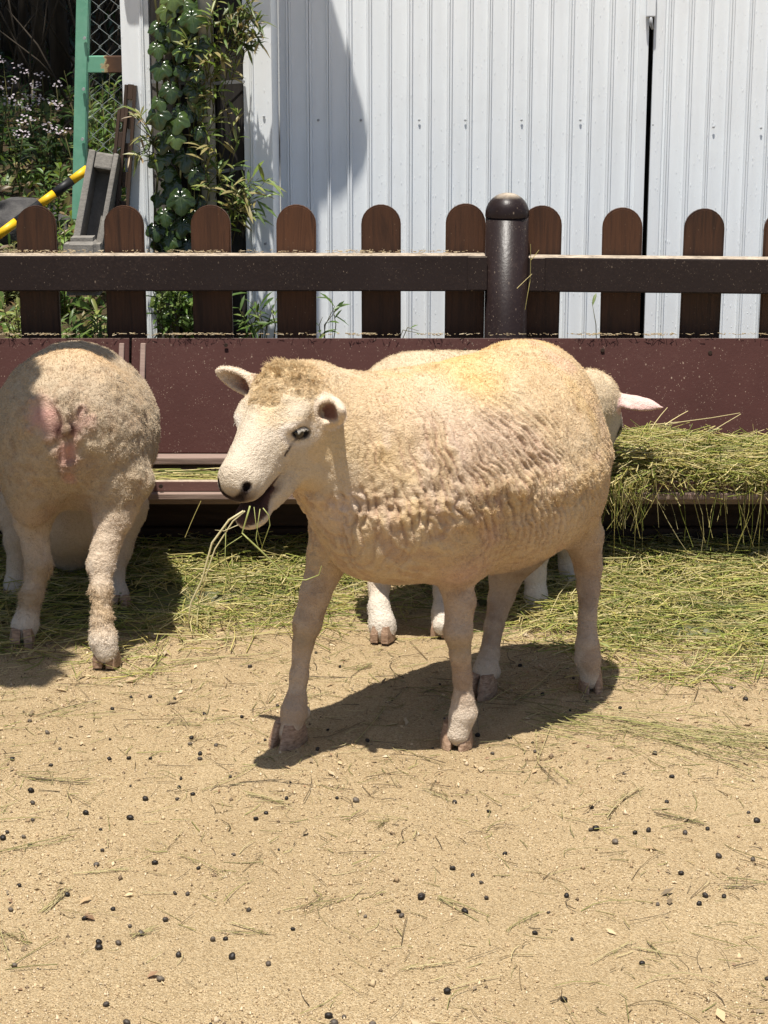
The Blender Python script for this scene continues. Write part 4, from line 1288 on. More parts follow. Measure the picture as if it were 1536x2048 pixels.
    fold = np.abs(np.sin(np.pi * (ang * 66 + .9 * fbm(np.stack([ang * 9, Pw[:, 2] * 6, Pw[:, 1] * 6], 1), 1.0, 21)))) ** .7
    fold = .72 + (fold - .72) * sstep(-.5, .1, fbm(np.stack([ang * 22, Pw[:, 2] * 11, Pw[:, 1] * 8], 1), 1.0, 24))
    fold2 = 1 - np.abs(vnoise(np.stack([ang * 120, Pw[:, 2] * 26, Pw[:, 1] * 26], 1), 1.0, 22))
    lump = fbm(V, 17, 8, 3); lump2 = fbm(V, 42, 9, 2)
    flank = sstep(.71, .60, z_ + .05 * fbm(V, 7, 64)) * sstep(.31, .40, z_) * (.45 + .55 * sstep(.40, .50, z_ + .04 * fbm(V, 8, 67))) * torso * (.65 + .45 * sstep(-.15, .15, s_))
    ridge = np.exp(-((z_ - .505 - .05 * s_ + .03 * fbm(V, 8, 61)) / .028) ** 2) * sstep(-.30, -.1, s_) * sstep(.33, .2, s_)      # the edge where the shears stopped
    neckw = sstep(.22, .32, s_) * (1 - head) * sstep(.40, .5, z_) * sstep(.68, .58, z_)
    amp = flank * .0042 * (1 - .45 * sstep(.15, .3, s_)) + neckw * .0020 + torso * .0012
    tuft = fbm(V + w1 * .3, 120, 23, 2)
    belt = np.exp(-((z_ - .49 - .06 * s_ + .04 * fbm(V, 6, 66)) / .05) ** 2) * sstep(-.28, -.05, s_) * torso
    sh = sstep(.02, .14, s_) * sstep(.40, .30, s_) * sstep(.39, .46, z_) * sstep(.69, .60, z_) * (1 - head)
    q5 = ang * 40 + 1.1 * fbm(np.stack([ang * 8, Pw[:, 2] * 5, Pw[:, 1] * 5], 1), 1.0, 26)
    f5 = np.abs(np.sin(np.pi * q5)) ** .6
    f5 = .75 + (f5 - .75) * sstep(-.45, .15, fbm(np.stack([ang * 15, Pw[:, 2] * 7, Pw[:, 1] * 5], 1), 1.0, 27))
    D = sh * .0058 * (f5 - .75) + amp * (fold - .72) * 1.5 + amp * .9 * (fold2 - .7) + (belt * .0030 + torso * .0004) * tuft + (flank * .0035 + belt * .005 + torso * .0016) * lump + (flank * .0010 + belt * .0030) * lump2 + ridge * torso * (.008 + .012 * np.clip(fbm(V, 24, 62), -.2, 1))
    low = sstep(.45, .38, z_ + .03 * fbm(V, 8, 68)) * sstep(.26, .31, z_) * sstep(.30, .2, s_) * sstep(-.3, -.2, s_) * (1 - head)
    f3 = np.abs(np.sin(np.pi * (Pw[:, 2] * 62 + .25 * Pw[:, 0] * 62 + 1.2 * fbm(Lc, 11, 69)))) ** .7
    front = sstep(.24, .32, s_) * sstep(.28, .34, z_) * sstep(.56, .48, z_) * (1 - head)
    f4 = 1 - np.abs(vnoise(np.stack([Pw[:, 1] * 68 + Pw[:, 2] * 16, Pw[:, 2] * 22, Pw[:, 0] * 16], 1), 1.0, 70))
    D += low * .0016 * (f3 - .7) * sstep(-.4, .2, fbm(Lc, 14, 63)) + front * (.0042 * (f4 - .75) + .003 * lump2)
    D += head * (.0010 * fbm(V, 60, 31, 2) + .0016 * lump * (Hc[:, 2] < -.05))
    D += legm * .0016 * fbm(V, 40, 33, 2)
    # knee and tendon modelling comes from the cones; wool tuft on the forehead
    poll = np.exp(-(((Hc[:, 0] - .012) / .040) ** 2 + ((Hc[:, 1] + .006) / .052) ** 2 + ((Hc[:, 2] - .0) / .035) ** 2))
    cur = 1 - np.abs(vnoise(V + w1 * .6, 75, 51)); cur2 = fbm(V, 38, 52, 2)
    D += poll * (.004 + .026 * (cur - .6) + .018 * cur2)
    fore = np.exp(-(((Hc[:, 0] - .075) / .03) ** 2 + (Hc[:, 1] / .04) ** 2 + ((Hc[:, 2] - .0) / .03) ** 2))
    D += fore * (.003 + .013 * fbm(V, 40, 53, 2))
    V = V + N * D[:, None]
    N = vnormals(V, Q)
    # colours of wool, skin and face
    C = np.tile(np.array(CREAM), (len(V), 1))
    C = blend(C, sstep(-.3, .5, fbm(V, 6, 71)), PALE, .55)
    C = blend(C, sstep(.1, .55, fbm(V, 7, 72)) * torso * sstep(.5, .66, z_), GOLD, .55)
    C = blend(C, sstep(.25, .6, fbm(V, 10, 73)) * torso, PINK, .40)
    C = blend(C, blob(V, T(.06, -.02, .71), .10) + blob(V, T(.14, .08, .66), .06), GOLD, .75)
    C = blend(C, belt * sstep(-.2, .3, lump2 + .5 * tuft), (.62, .44, .22), .6)
    C = blend(C, sstep(.62, .25, fold) * np.maximum(flank, neckw), (.44, .28, .19), .65)  # crease shade put into the colour, folds darkened at their bottoms
    C = blend(C, sstep(.66, .25, f5) * sh, (.45, .29, .20), .6)  # same painted crease shade on the shoulder folds
    C = blend(C, sstep(.7, .3, f3) * low + sstep(.72, .5, f4) * front, (.44, .29, .19), .5)  # and in the belly and chest creases
    C = blend(C, sstep(.05, .45, fbm(np.stack([ang * 10, Pw[:, 2] * 5, Pw[:, 1] * 5], 1), 1.3, 76)) * flank * (1 - belt), (.58, .42, .33), .38)
    C = blend(C, neckw * sstep(-.1, .4, fbm(np.stack([ang * 14, Pw[:, 2] * 4, Pw[:, 1] * 4], 1), 1.6, 75)), (.62, .50, .41), .7)
    C = blend(C, blob(V, T(.22, .13, .33), .05), PINK, .7)
    C = blend(C, legm, (.50, .385, .285), .85)
    C = blend(C, legm * sstep(.14, .05, z_), (.62, .53, .42), .7)
    C = blend(C, legm * sstep(.0, .4, fbm(V, 14, 77)), (.37, .25, .16), .6)
    C = blend(C, legm * sstep(.1, .5, fbm(V, 40, 97)) * sstep(.04, .1, z_), (.34, .24, .16), .45)
    C = blend(C, legm * np.exp(-((z_ - .20) / .022) ** 2) * sstep(.05, .15, s_), (.38, .27, .14), .6)
    C = blend(C, head * sstep(.02, .10, Hc[:, 0] + .25 * (Hc[:, 2] + .05) + .03 * fbm(V, 25, 91)), FACEW)
    C = blend(C, head * sstep(-.1, .4, fbm(V, 20, 78)) * sstep(.17, .10, Hc[:, 0]), (.66, .49, .28), .6)
    C = blend(C, np.clip(1.3 * poll + fore, 0, 1), (.56, .41, .22), .75)
    C = blend(C, np.exp(-(((Hc[:, 0] - .055) / .035) ** 2 + ((Hc[:, 2] + .10) / .05) ** 2)) * head * sstep(0, .03, np.abs(Hc[:, 1])), (.62, .47, .26), .6)
    C = blend(C, np.exp(-(((Hc[:, 0] - .244) / .018) ** 2 + ((Hc[:, 2] + .060) / .019) ** 2)) * head, (.10, .07, .06), 1.0)
    for sd in (1, -1):
        nst = np.minimum.reduce([np.linalg.norm(V - H(.243 - .012 * t, sd * (.007 + .018 * t), -.062 + .024 * t), axis=1) for t in np.linspace(0, 1, 7)])
        C = blend(C, sstep(.0128, .0085, nst), (.03, .02, .018))
        e = np.linalg.norm((V - H(.097, sd * .058, -.043)) @ eax.T / hs / np.array([.0225, .02, .0118]), axis=1)
        C = blend(C, sstep(1.15, .8, e), (.035, .025, .02))
        tear = np.minimum.reduce([np.hypot(Hc[:, 0] - .108 - .032 * t, Hc[:, 2] + .044 + .010 * t) + .001 * t for t in np.linspace(0, 1, 9)]) + (Hc[:, 1] * sd < .02)
        C = blend(C, sstep(.0048, .0028, tear), (.05, .035, .03), .95)
        C = blend(C, np.exp(-((e - 1.6) / .5) ** 2) * head, (.66, .60, .54), .6)
    inner = head * sstep(.150, .175, Hc[:, 0]) * sstep(-.122, -.114, Hc[:, 2]) * sstep(-.080, -.086, Hc[:, 2]) * sstep(-.15, .25, np.abs(N @ hz) - .25 + .5 * (Hc[:, 0] > .25))
    C = blend(C, inner, (.075, .04, .032), 1.3)  # inside of the mouth painted near black, for the shadow in it
    mouth = np.exp(-(((Hc[:, 0] - .222) / .045) ** 2 + ((Hc[:, 2] + .096) / .0105) ** 2)) * head
    C = blend(C, mouth, (.06, .03, .026), 1.6)  # mouth gap darkened in colour the same way
    lips = np.exp(-(((Hc[:, 0] - .235) / .03) ** 2 + ((Hc[:, 2] + .080) / .012) ** 2)) * head
    C = blend(C, lips * sstep(-.1, .3, fbm(V, 130, 79)), (.12, .09, .08), .7)
    for root, d, nrm in (eL, eR):
        q = V - root; t = q @ d; inner = sstep(.0, .006, -(q @ nrm) + .004) 
        near_ear = (t > .008) & (t < .11) & (np.linalg.norm(q - t[:, None] * d, axis=1) < .035)
        C = blend(C, near_ear * 1.0, (.66, .55, .43), .8)
        facing = (N @ nrm > .25) & near_ear
        wid = np.linalg.norm(q - t[:, None] * d, axis=1)
        C = blend(C, facing * sstep(.022, .010, wid) * sstep(.09, .03, t), (.20, .09, .065), .95)
    org = np.array([O[0], O[1], 0])
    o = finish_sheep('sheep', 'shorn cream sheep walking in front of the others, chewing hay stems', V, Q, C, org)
    def ln(P):
        q = (P - O) @ ax.T; h = (P - Pp) @ hax.T / hs
        hm = sstep(-.03, .03, h[:, 0]) * sstep(.25, .29, q[:, 0]); lm = sstep(.36, .28, q[:, 2])
        L = (.0027 + .0022 * np.exp(-((q[:, 2] - .49) / .07) ** 2) + .001 * sstep(.62, .7, q[:, 2])) * (1 - hm) * (1 - lm) * (.75 + .5 * sstep(-.3, .4, fbm(P, 14, 44))) + hm * .0013 + lm * (1 - hm) * .0022
        L = np.where(np.abs(h[:, 0] - .095) + np.abs(h[:, 2] + .042) < .030, .0022, L)
        L = L * np.where(h[:, 0] > .19, .45, 1)
        pl = np.exp(-(((h[:, 0] - .01) / .05) ** 2 + (h[:, 1] / .06) ** 2 + ((h[:, 2]) / .045) ** 2))
        return L + pl * .006
    def fl(P):
        h = (P - Pp) @ hax.T / hs
        hm = (sstep(-.03, .03, h[:, 0]) * sstep(.25, .29, ((P - O) @ F)))[:, None]
        return (np.array([0, 0, -.7]) - F * .7) * (1 - hm) + hm * (-hd * .4 + np.array([0, 0, -.8]))
    fleece('fleece', o, V, Q, N, C, org, 250000, ln, fl, 5)
    tw = np.where((Hc[:, 2] > -.05), poll, 0) ** 2
    cap = lambda P: np.exp(-((((P - Pp) @ hax.T / hs)[:, 0] - .012) / .040) ** 2 - ((((P - Pp) @ hax.T / hs)[:, 1] + .006) / .052) ** 2 - ((((P - Pp) @ hax.T / hs)[:, 2]) / .038) ** 2)
    fc = lambda P: np.exp(-((((P - Pp) @ hax.T / hs)[:, 0] - .075) / .024) ** 2 - ((((P - Pp) @ hax.T / hs)[:, 1]) / .036) ** 2 - ((((P - Pp) @ hax.T / hs)[:, 2]) / .03) ** 2)
    C2 = blend(C.copy(), np.ones(len(C)), (.58, .44, .255), .6)
    fleece('topknot', o, V, Q, N, C2, org, 16000, lambda P: np.where(cap(P) > .10, .0135 * cap(P), 0), lambda P: np.stack([vnoise(P, 30, 301) - .4, vnoise(P, 30, 302) - .2, vnoise(P, 30, 303) * .3 - .2], 1) * 2, 15, lift=.30, curl=1.3, rad=.00036)
    fleece('forelock', o, V, Q, N, C2, org, 3500, lambda P: np.where(fc(P) > .35, .010 * fc(P), 0), lambda P: np.tile(hd, (len(P), 1)) + np.stack([vnoise(P, 40, 311), vnoise(P, 40, 312), vnoise(P, 40, 313)], 1), 16, lift=.25, curl=1.0)
    # eyes with lids and lashes
    for sd in (1, -1):
        c = H(.0965, sd * .0505, -.0425)
        bm = bmesh.new(); bmesh.ops.create_uvsphere(bm, u_segments=20, v_segments=14, radius=.0142)
        bmesh.ops.transform(bm, matrix=Matrix.Translation(Vector(c - org)), verts=bm.verts)
        eo = from_bm('eye', bm, EYE, o, smooth=True)
        bm = bmesh.new()
        for t in np.linspace(-1, 1, 26):
            a = c + (ed * (.0150 * t) + hy * sd * (.0128 - .003 * t * t) + ez * (.0085 - .003 * t * t)) * hs
            b = a + hy * sd * .005 - ez * (.0052 + .0012 * math.sin(t * 9)) + hd * .003 * t
            bm_tube(bm, [a - org, (a + b) / 2 + hy * sd * .0016 - org, b - org], [.0005, .0004, .0001], 4, cap=False)
        from_bm('eyelash', bm, LASH, eo)
    hoof(o, org, G(574, 1489), (-.55, -.83), w=.062, l=.072, h=.046)
    hoof(o, org, G(913, 1490), (-.15, -.95), w=.064, l=.066, h=.046)
    hoof(o, org, G(962, 1391), (-.45, -.85), w=.056, l=.066, h=.044)
    hoof(o, org, G(1181, 1381), (.02, -1.0), w=.050, l=.064, h=.048)
    print('nose', to_px(H(.262, 0, -.045)), 'eye', to_px(H(.096, .06, -.042)), 'poll', to_px(Pp), 'earL', to_px(eL[0]), to_px(eL[0] + eL[1] * .088), 'earR', to_px(eR[0]), to_px(eR[0] + eR[1] * .095), 'chin', to_px(H(.222, 0, -.115)), 'verts', len(V))
    return H, hd, hy, hz
# ---------------------------------------------------------------- the sheep at the left, seen from behind, head down in the hay
def wool_fields(V, Lc, seed, fine=1.0):
    w1 = np.stack([fbm(V, 9, seed + 3), fbm(V, 9, seed + 4), fbm(V, 9, seed + 5)], 1) * .04
    Pw = Lc + w1
    fold = 1 - np.abs(vnoise(Pw * np.array([58, 58, 26]) * fine, 1.0, seed + 21))
    return fold, fbm(V, 17, seed + 8, 3), fbm(V, 46, seed + 9, 2)
def rear_sheep():
    B = Body()
    A_ = np.array([-.675, 4.32, 0]); F = unit([-.10, 1, 0]); Lf = np.array([-F[1], F[0], 0]); U = np.array([0, 0, 1.])
    ax = np.stack([F, Lf, U]); T = lambda s, l, z: A_ + F * s + Lf * l + U * z
    B.ell(T(-.02, .0, .485), (.15, .148, .155), ax, .05)
    B.ell(T(.17, .0, .450), (.26, .176, .160), ax, .06)
    B.ell(T(.14, -.01, .42), (.21, .158, .145), ax, .06)
    B.ell(T(.36, .0, .44), (.14, .135, .145), ax, .06)
    for sd in (1, -1):
        B.ell(T(-.02, sd * .088, .40), (.11, .065, .14), ax, .05)
        B.ell(T(-.10, sd * .06, .49), (.05, .05, .07), ax, .04)
    # docked tail and the bare skin round it
    B.cone(T(-.150, 0, .565), T(-.172, 0, .505), .020, .010, .02)
    B.ell(T(-.158, 0, .468), (.014, .011, .024), ax, .012)
    B.cut(T(-.175, .013, .535), T(-.165, .010, .44), .004, .005, .014)
    B.cut(T(-.175, -.013, .535), T(-.165, -.010, .44), .004, .005, .014)
    # neck going down to the hay, head below the trough lip
    hd = unit([-.05, .62, -.80]); hy = unit([-.98, -.1, .0]); hy = unit(hy - (hy @ hd) * hd); hz = np.cross(hd, hy)
    Pp = np.array([-.745, 4.68, .20])
    H = lambda u, l, z: Pp + hd * u + hy * l + hz * z
    hax = np.stack([hd, hy, hz])
    B.cone(T(.38, 0, .43), H(-.02, 0, -.06), .115, .080, .05)
    B.ell(H(.045, 0, -.055), (.085, .064, .064), hax, .03)
    B.cone(H(.07, 0, -.05), H(.19, 0, -.05), .054, .034, .03)
    B.ell(H(.195, 0, -.05), (.03, .034, .03), hax, .02)
    for sd in (1, -1):
        r0 = H(.01, sd * .06, -.04); d = unit(hy * sd * .95 - hd * .12)
        sdv = unit(np.cross(hd, d)); a3 = np.stack([d, np.cross(sdv, d), sdv])
        B.ell(r0 + d * .055, (.062, .024, .010), a3, .012)
    leg(B, [(238, 965, 4.27, .075), (228, 1030, 4.24, .039), (212, 1090, 4.21, .0265), (202, 1128, 4.19, .0265), (203, 1180, 4.16, .0180), (204, 1245, 4.13, .0185), (207, 1284, 4.115, .026), (212, 1306, 4.105, .021)])
    leg(B, [(75, 965, 4.34, .075), (66, 1040, 4.33, .038), (72, 1095, 4.32, .0265), (78, 1128, 4.31, .0255), (64, 1190, 4.29, .0195), (57, 1224, 4.28, .0185), (50, 1250, 4.27, .026), (46, 1268, 4.265, .021)])
    leg(B, [(250, 1010, 4.66, .055), (236, 1100, 4.62, .030), (228, 1150, 4.58, .020), (234, 1185, 4.55, .022), (241, 1208, 4.52, .024)])
    leg(B, [(40, 1010, 4.66, .055), (36, 1080, 4.62, .030), (34, 1130, 4.60, .020), (30, 1170, 4.58, .022), (28, 1192, 4.56, .024)])
    for px, py, Y in ((190, 1292, 4.11), (228, 1296, 4.11)):
        B.ell(W(px, py, Y), (.009, .009, .012), None, .006)
    V, Q = B.mesh(.0042)
    N = vnormals(V, Q)
    if (np.sum(N * (V - V.mean(0)), 1) > 0).mean() < .5: Q = Q[:, ::-1].copy(); N = -N
    Lc = (V - A_) @ ax.T; s_, l_, z_ = Lc.T
    Hc = (V - Pp) @ hax.T
    head = sstep(-.05, .03, Hc[:, 0]) * sstep(.33, .37, s_) * (np.abs(Hc[:, 1]) < .2) * (Hc[:, 2] > -.16)
    legm = sstep(.34, .28, z_) * (1 - head)
    torso = (1 - head) * (1 - legm)
    fold, lump, lump2 = wool_fields(V, Lc, 400)
    bare = np.clip(blob(V, T(-.13, .040, .52), .048) * 1.2 + blob(V, T(-.13, -.034, .51), .044) + blob(V, T(-.14, .0, .45), .030) * 1.1 + blob(V, T(-.13, 0, .40), .022) * .8, 0, 1)
    bare = sstep(.26, .80, bare + .22 * lump2 + .12 * lump)
    rim = np.exp(-((bare - .35) / .2) ** 2)
    D = torso * (1 - bare) * (.0030 * (fold - .75) + .007 * lump + .0025 * lump2 + .0016 * fbm(V, 120, 455, 2)) + torso * rim * .006 * np.clip(.5 + lump2, 0, 2)
    shank = np.exp(-((z_ - .125) / .055) ** 4) * legm * (s_ < .2) * sstep(-.5, .1, fbm(V, 22, 461))
    hock = np.exp(-((z_ - .27) / .06) ** 2) * legm * (s_ < .2)
    cur = 1 - np.abs(vnoise(V, 85, 451))
    D += (shank * .8 + hock * .4) * (.0022 + .008 * (cur - .6)) + legm * .0014 * lump2 + rim * 0
    V = V + N * D[:, None]; N = vnormals(V, Q)
    C = np.tile(np.array((.42, .335, .235)), (len(V), 1))
    C = blend(C, sstep(-.2, .5, fbm(V, 7, 471)), (.48, .39, .27), .6)
    C = blend(C, sstep(.0, .5, fbm(V, 30, 472)) * torso, (.42, .31, .19), .4)
    C = blend(C, blob(V, T(.02, -.03, .66), .13), (.62, .42, .22), .7)
    C = blend(C, sstep(.6, .3, fold) * torso, (.36, .25, .16), .4)  # wool creases painted darker, as if shaded
    C = blend(C, bare, (.48, .285, .235), .95)
    C = blend(C, blob(V, T(-.15, .035, .525), .022), (.52, .25, .22), .5)
    C = blend(C, np.maximum(blob(V, T(-.17, .014, .50), .018), blob(V, T(-.17, -.012, .50), .014)), (.09, .035, .03), 1.0)
    C = blend(C, blob(V, T(-.175, .0, .46), .016), (.58, .30, .24), .8)
    C = blend(C, blob(V, T(-.15, .0, .425), .02), (.24, .12, .09), .8)
    C = blend(C, legm, (.54, .43, .32), .8)
    C = blend(C, shank, (.40, .28, .15), .65)
    C = blend(C, legm * sstep(.09, .05, z_), (.62, .54, .44), .8)
    C = blend(C, np.exp(-((z_ - .21) / .035) ** 2) * legm * (s_ < .1) * sstep(-.2, .3, fbm(V, 15, 473)), (.66, .58, .50), .8)
    C = blend(C, blob(V, T(-.05, .06, .31), .05) + blob(V, T(-.05, -.07, .31), .05), (.34, .21, .15), .6)
    C = blend(C, head, (.40, .33, .26))
    org = np.array([A_[0], A_[1], 0])
    o = finish_sheep('sheep', 'shorn sheep seen from behind at the left edge, pink skin under its docked tail', V, Q, C, org)
    def ln(P):
        q = (P - A_) @ ax.T
        lm = sstep(.34, .28, q[:, 2]); fr = q[:, 0] < .2
        sh = np.exp(-((q[:, 2] - .125) / .055) ** 4) * lm * fr
        b = np.clip(blob(P, T(-.13, .040, .52), .046) * 1.2 + blob(P, T(-.13, -.030, .51), .038) + blob(P, T(-.14, .0, .45), .030), 0, 1)
        return (.0042 * (1 - lm) + .0030 * lm + sh * .0050) * np.where(b > .45, .25, 1)
    fleece('fleece', o, V, Q, N, C, org, 120000, ln, lambda P: np.tile(np.array([0, -.2, -.8]), (len(P), 1)), 6, curl=.6)
    hoof(o, org, G(214, 1328), (.1, 1), w=.060, l=.066, h=.040)
    hoof(o, org, G(45, 1290), (-.15, 1), w=.058, l=.064, h=.040)
    hoof(o, org, G(243, 1222), (.1, 1))
    hoof(o, org, G(28, 1206), (-.1, 1))
    return o

# ---------------------------------------------------------------- the sheep behind, its head down in the trough at the right
def trough_sheep():
    B = Body()
    A_ = np.array([.18, 4.47, 0]); F = unit([.84, .54, 0]); Lf = np.array([-F[1], F[0], 0]); U = np.array([0, 0, 1.])
    ax = np.stack([F, Lf, U]); T = lambda s, l, z: A_ + F * s + Lf * l + U * z
    B.ell(T(-.03, 0, .425), (.26, .185, .185), ax, .06)
    B.ell(T(-.14, 0, .445), (.13, .15, .16), ax, .06)
    B.ell(T(.15, 0, .415), (.16, .145, .15), ax, .06)
    hd = unit([.10, .30, -.95]); hy = unit([-.94, .34, 0]); hy = unit(hy - (hy @ hd) * hd); hz = np.cross(hd, hy)
    Pp = W(1192, 778, 4.80)
    H = lambda u, l, z: Pp + hd * u + hy * l + hz * z
    hax = np.stack([hd, hy, hz])
    B.cone(T(.22, 0, .425), H(-.005, 0, -.055), .105, .068, .05)
    B.ell(H(.045, 0, -.055), (.085, .064, .064), hax, .03)
    B.cone(H(.07, 0, -.05), H(.18, 0, -.05), .054, .034, .03)
    B.ell(H(.188, 0, -.05), (.03, .034, .03), hax, .02)
    for sd in (1, -1):
        B.ell(H(.08, sd * .050, -.025), (.03, .016, .014), hax, .018)
    ears = []
    for sd, d in ((-1, unit([.94, -.30, -.12])), (1, unit([-.9, .3, .1]))):
        r0 = H(-.002, sd * .058, -.045)
        sdv = unit(np.cross(d, [0.1, -.6, .8])); nr = unit(np.cross(sdv, d)); a3 = np.stack([d, sdv, nr])
        B.ell(r0 + d * .044, (.056, .024, .0075), a3, .010); B.cone(r0 + d * .05, r0 + d * .118, .0125, .002, .012)
        ears.append((r0, d))
    leg(B, [(785, 1060, 4.34, .06), (772, 1120, 4.36, .032), (758, 1170, 4.36, .021), (758, 1215, 4.32, .021), (764, 1248, 4.30, .026), (766, 1262, 4.295, .026)])
    leg(B, [(905, 1040, 4.42, .06), (892, 1120, 4.42, .032), (888, 1180, 4.38, .021), (886, 1225, 4.34, .022), (886, 1250, 4.32, .025)])
    leg(B, [(1070, 1020, 4.50, .055), (1072, 1100, 4.51, .030), (1070, 1150, 4.50, .022), (1072, 1190, 4.49, .023), (1075, 1210, 4.485, .026)])
    leg(B, [(1130, 1000, 4.62, .05), (1135, 1080, 4.64, .030), (1138, 1130, 4.64, .021), (1140, 1175, 4.63, .022), (1142, 1192, 4.62, .024)])
    V, Q = B.mesh(.0048)
    N = vnormals(V, Q)
    if (np.sum(N * (V - V.mean(0)), 1) > 0).mean() < .5: Q = Q[:, ::-1].copy(); N = -N
    Lc = (V - A_) @ ax.T; s_, l_, z_ = Lc.T; Hc = (V - Pp) @ hax.T
    head = sstep(-.03, .04, Hc[:, 0]) * sstep(.25, .3, s_) * (np.abs(Hc[:, 1]) < .2) * (Hc[:, 2] > -.2)
    legm = sstep(.30, .25, z_) * (1 - head); torso = (1 - head) * (1 - legm)
    fold, lump, lump2 = wool_fields(V, Lc, 500)
    poll = blob(V, H(-.005, 0, -.005), .045)
    D = torso * (.003 * (fold - .75) + .005 * lump + .002 * lump2) + poll * (.006 + .012 * lump2)
    V = V + N * D[:, None]; N = vnormals(V, Q)
    C = np.tile(np.array((.52, .41, .27)), (len(V), 1))
    C = blend(C, sstep(-.2, .5, fbm(V, 8, 571)), (.58, .46, .31), .6)
    C = blend(C, legm, (.58, .48, .37), .9); C = blend(C, legm * sstep(.13, .06, z_), (.64, .57, .48), .9)
    C = blend(C, head, (.56, .48, .39)); C = blend(C, poll, (.60, .43, .22), .8)
    for r0, d in ears:
        t = (V - r0) @ d; near = (t > .012) & (t < .13) & (np.linalg.norm(V - r0 - t[:, None] * d, axis=1) < .035)
        C = blend(C, near * 1.0, (.70, .47, .42), .9)
    for sd in (1, -1):
        C = blend(C, blob(V, H(.085, sd * .060, -.042), .017), (.03, .022, .018), 1.4)
    C = blend(C, blob(V, H(.13, -.04, -.05), .02), (.16, .10, .08), .4)
    org = np.array([A_[0], A_[1], 0])
    o = finish_sheep('sheep', 'shorn sheep mostly hidden behind the walking one, feeding from the trough, pink ear out', V, Q, C, org)
    fleece('fleece', o, V, Q, N, C, org, 70000, lambda P: np.where((P - Pp) @ hy < -.066, .0006, np.where(blob(P, H(-.005, 0, -.005), .045) > .3, .012, np.where((P[:, 2] < .27) | (((P - Pp) @ hd > 0) & ((P - A_) @ F > .27)), .0028, .0045))), lambda P: np.tile(np.array([0, -.2, -.8]), (len(P), 1)), 8)
    hoof(o, org, G(766, 1279), (.3, .95)); hoof(o, org, G(886, 1268), (.3, .95))
    hoof(o, org, G(1075, 1225), (.15, -.2)); hoof(o, org, G(1142, 1206), (.5, .8))
    for sd in (-1, 1):
        bm = bmesh.new(); bmesh.ops.create_uvsphere(bm, u_segments=14, v_segments=10, radius=.012)
        bmesh.ops.transform(bm, matrix=Matrix.Translation(Vector(H(.085, sd * .054, -.042) - org)), verts=bm.verts)
        from_bm('eye', bm, EYE, o, smooth=True)
    return o
front_sheep()
rear_sheep()
trough_sheep()
# ------------------------------------------------------------------ hay
HAY = leafy('hay', lambda k: k.attr('col'), .55, .20, .35)
HAYPAL = np.array([(.42, .38, .11), (.31, .33, .075), (.52, .45, .17), (.24, .27, .055), (.40, .34, .13), (.58, .50, .25), (.17, .20, .045), (.48, .42, .20)])
def straw_arrays(P, D, L, rad, bend, r, seg=3, sag=None):
    """three-sided stems: mid points P, directions D, lengths L"""
    n = len(P)
    D = D / np.linalg.norm(D, axis=1, keepdims=True)
    up = np.where(np.abs(D[:, 2:3]) < .9, [[0, 0, 1.]], [[1., 0, 0]])
    S = np.cross(D, up); S /= np.linalg.norm(S, axis=1, keepdims=True); U = np.cross(S, D)
    ph = r.uniform(0, 2 * np.pi, (n, 1)); Bd = S * np.cos(ph) + U * np.sin(ph) * .45
    rings = []
    for t in np.linspace(-.5, .5, seg + 1):
        c = P + D * (L * t)[:, None] + Bd * (bend * L * (.25 - t * t) * 2)[:, None]
        if sag is not None: c[:, 2] -= sag * (t + .5) ** 2
        w = rad * (1 - .35 * (t + .5))
        for k in range(3):
            a = 2 * np.pi * k / 3
            rings.append(c + (S * np.cos(a) + U * np.sin(a)) * w[:, None])
    V = np.stack(rings, 1)
    q = []
    for i in range(seg):
        for k in range(3): q.append([3 * i + k, 3 * i + (k + 1) % 3, 3 * i + 3 + (k + 1) % 3, 3 * i + 3 + k])
    per = 3 * (seg + 1)
    Q = ((np.arange(n) * per)[:, None, None] + np.array(q)[None]).reshape(-1, 4)
    return V.reshape(-1, 3), Q, per
def join(parts):
    Vs, Qs, Cs, o = [], [], [], 0
    for V, Q, C in parts:
        Vs.append(V); Qs.append(Q + o); Cs.append(C); o += len(V)
    return np.concatenate(Vs), np.concatenate(Qs), np.concatenate(Cs)
def flat_dirs(r, n, tilt=.18, along=None):
    a = r.uniform(0, np.pi, n) if along is None else along + r.normal(0, .5, n)
    return np.stack([np.cos(a), np.sin(a), r.normal(0, tilt, n)], 1)
def heap_z(x, y):
    """height of the hay lying on the sand along the trough"""
    yf = hay_front(x)
    f = np.clip((y - yf) / np.maximum(4.88 - yf, .05), 0, 1)
    side = np.where(x > .3, 1.0, np.where(x < -.15, .9, .45))
    return side * .075 * f ** .8 + .006
def hay_front(x): return np.interp(x, [-2.2, -.75, -.55, -.38, -.15, .02, .2, .34, .5, .8, 2.2], [4.18, 4.22, 4.27, 4.40, 4.47, 4.52, 4.45, 4.28, 4.18, 4.14, 4.14])
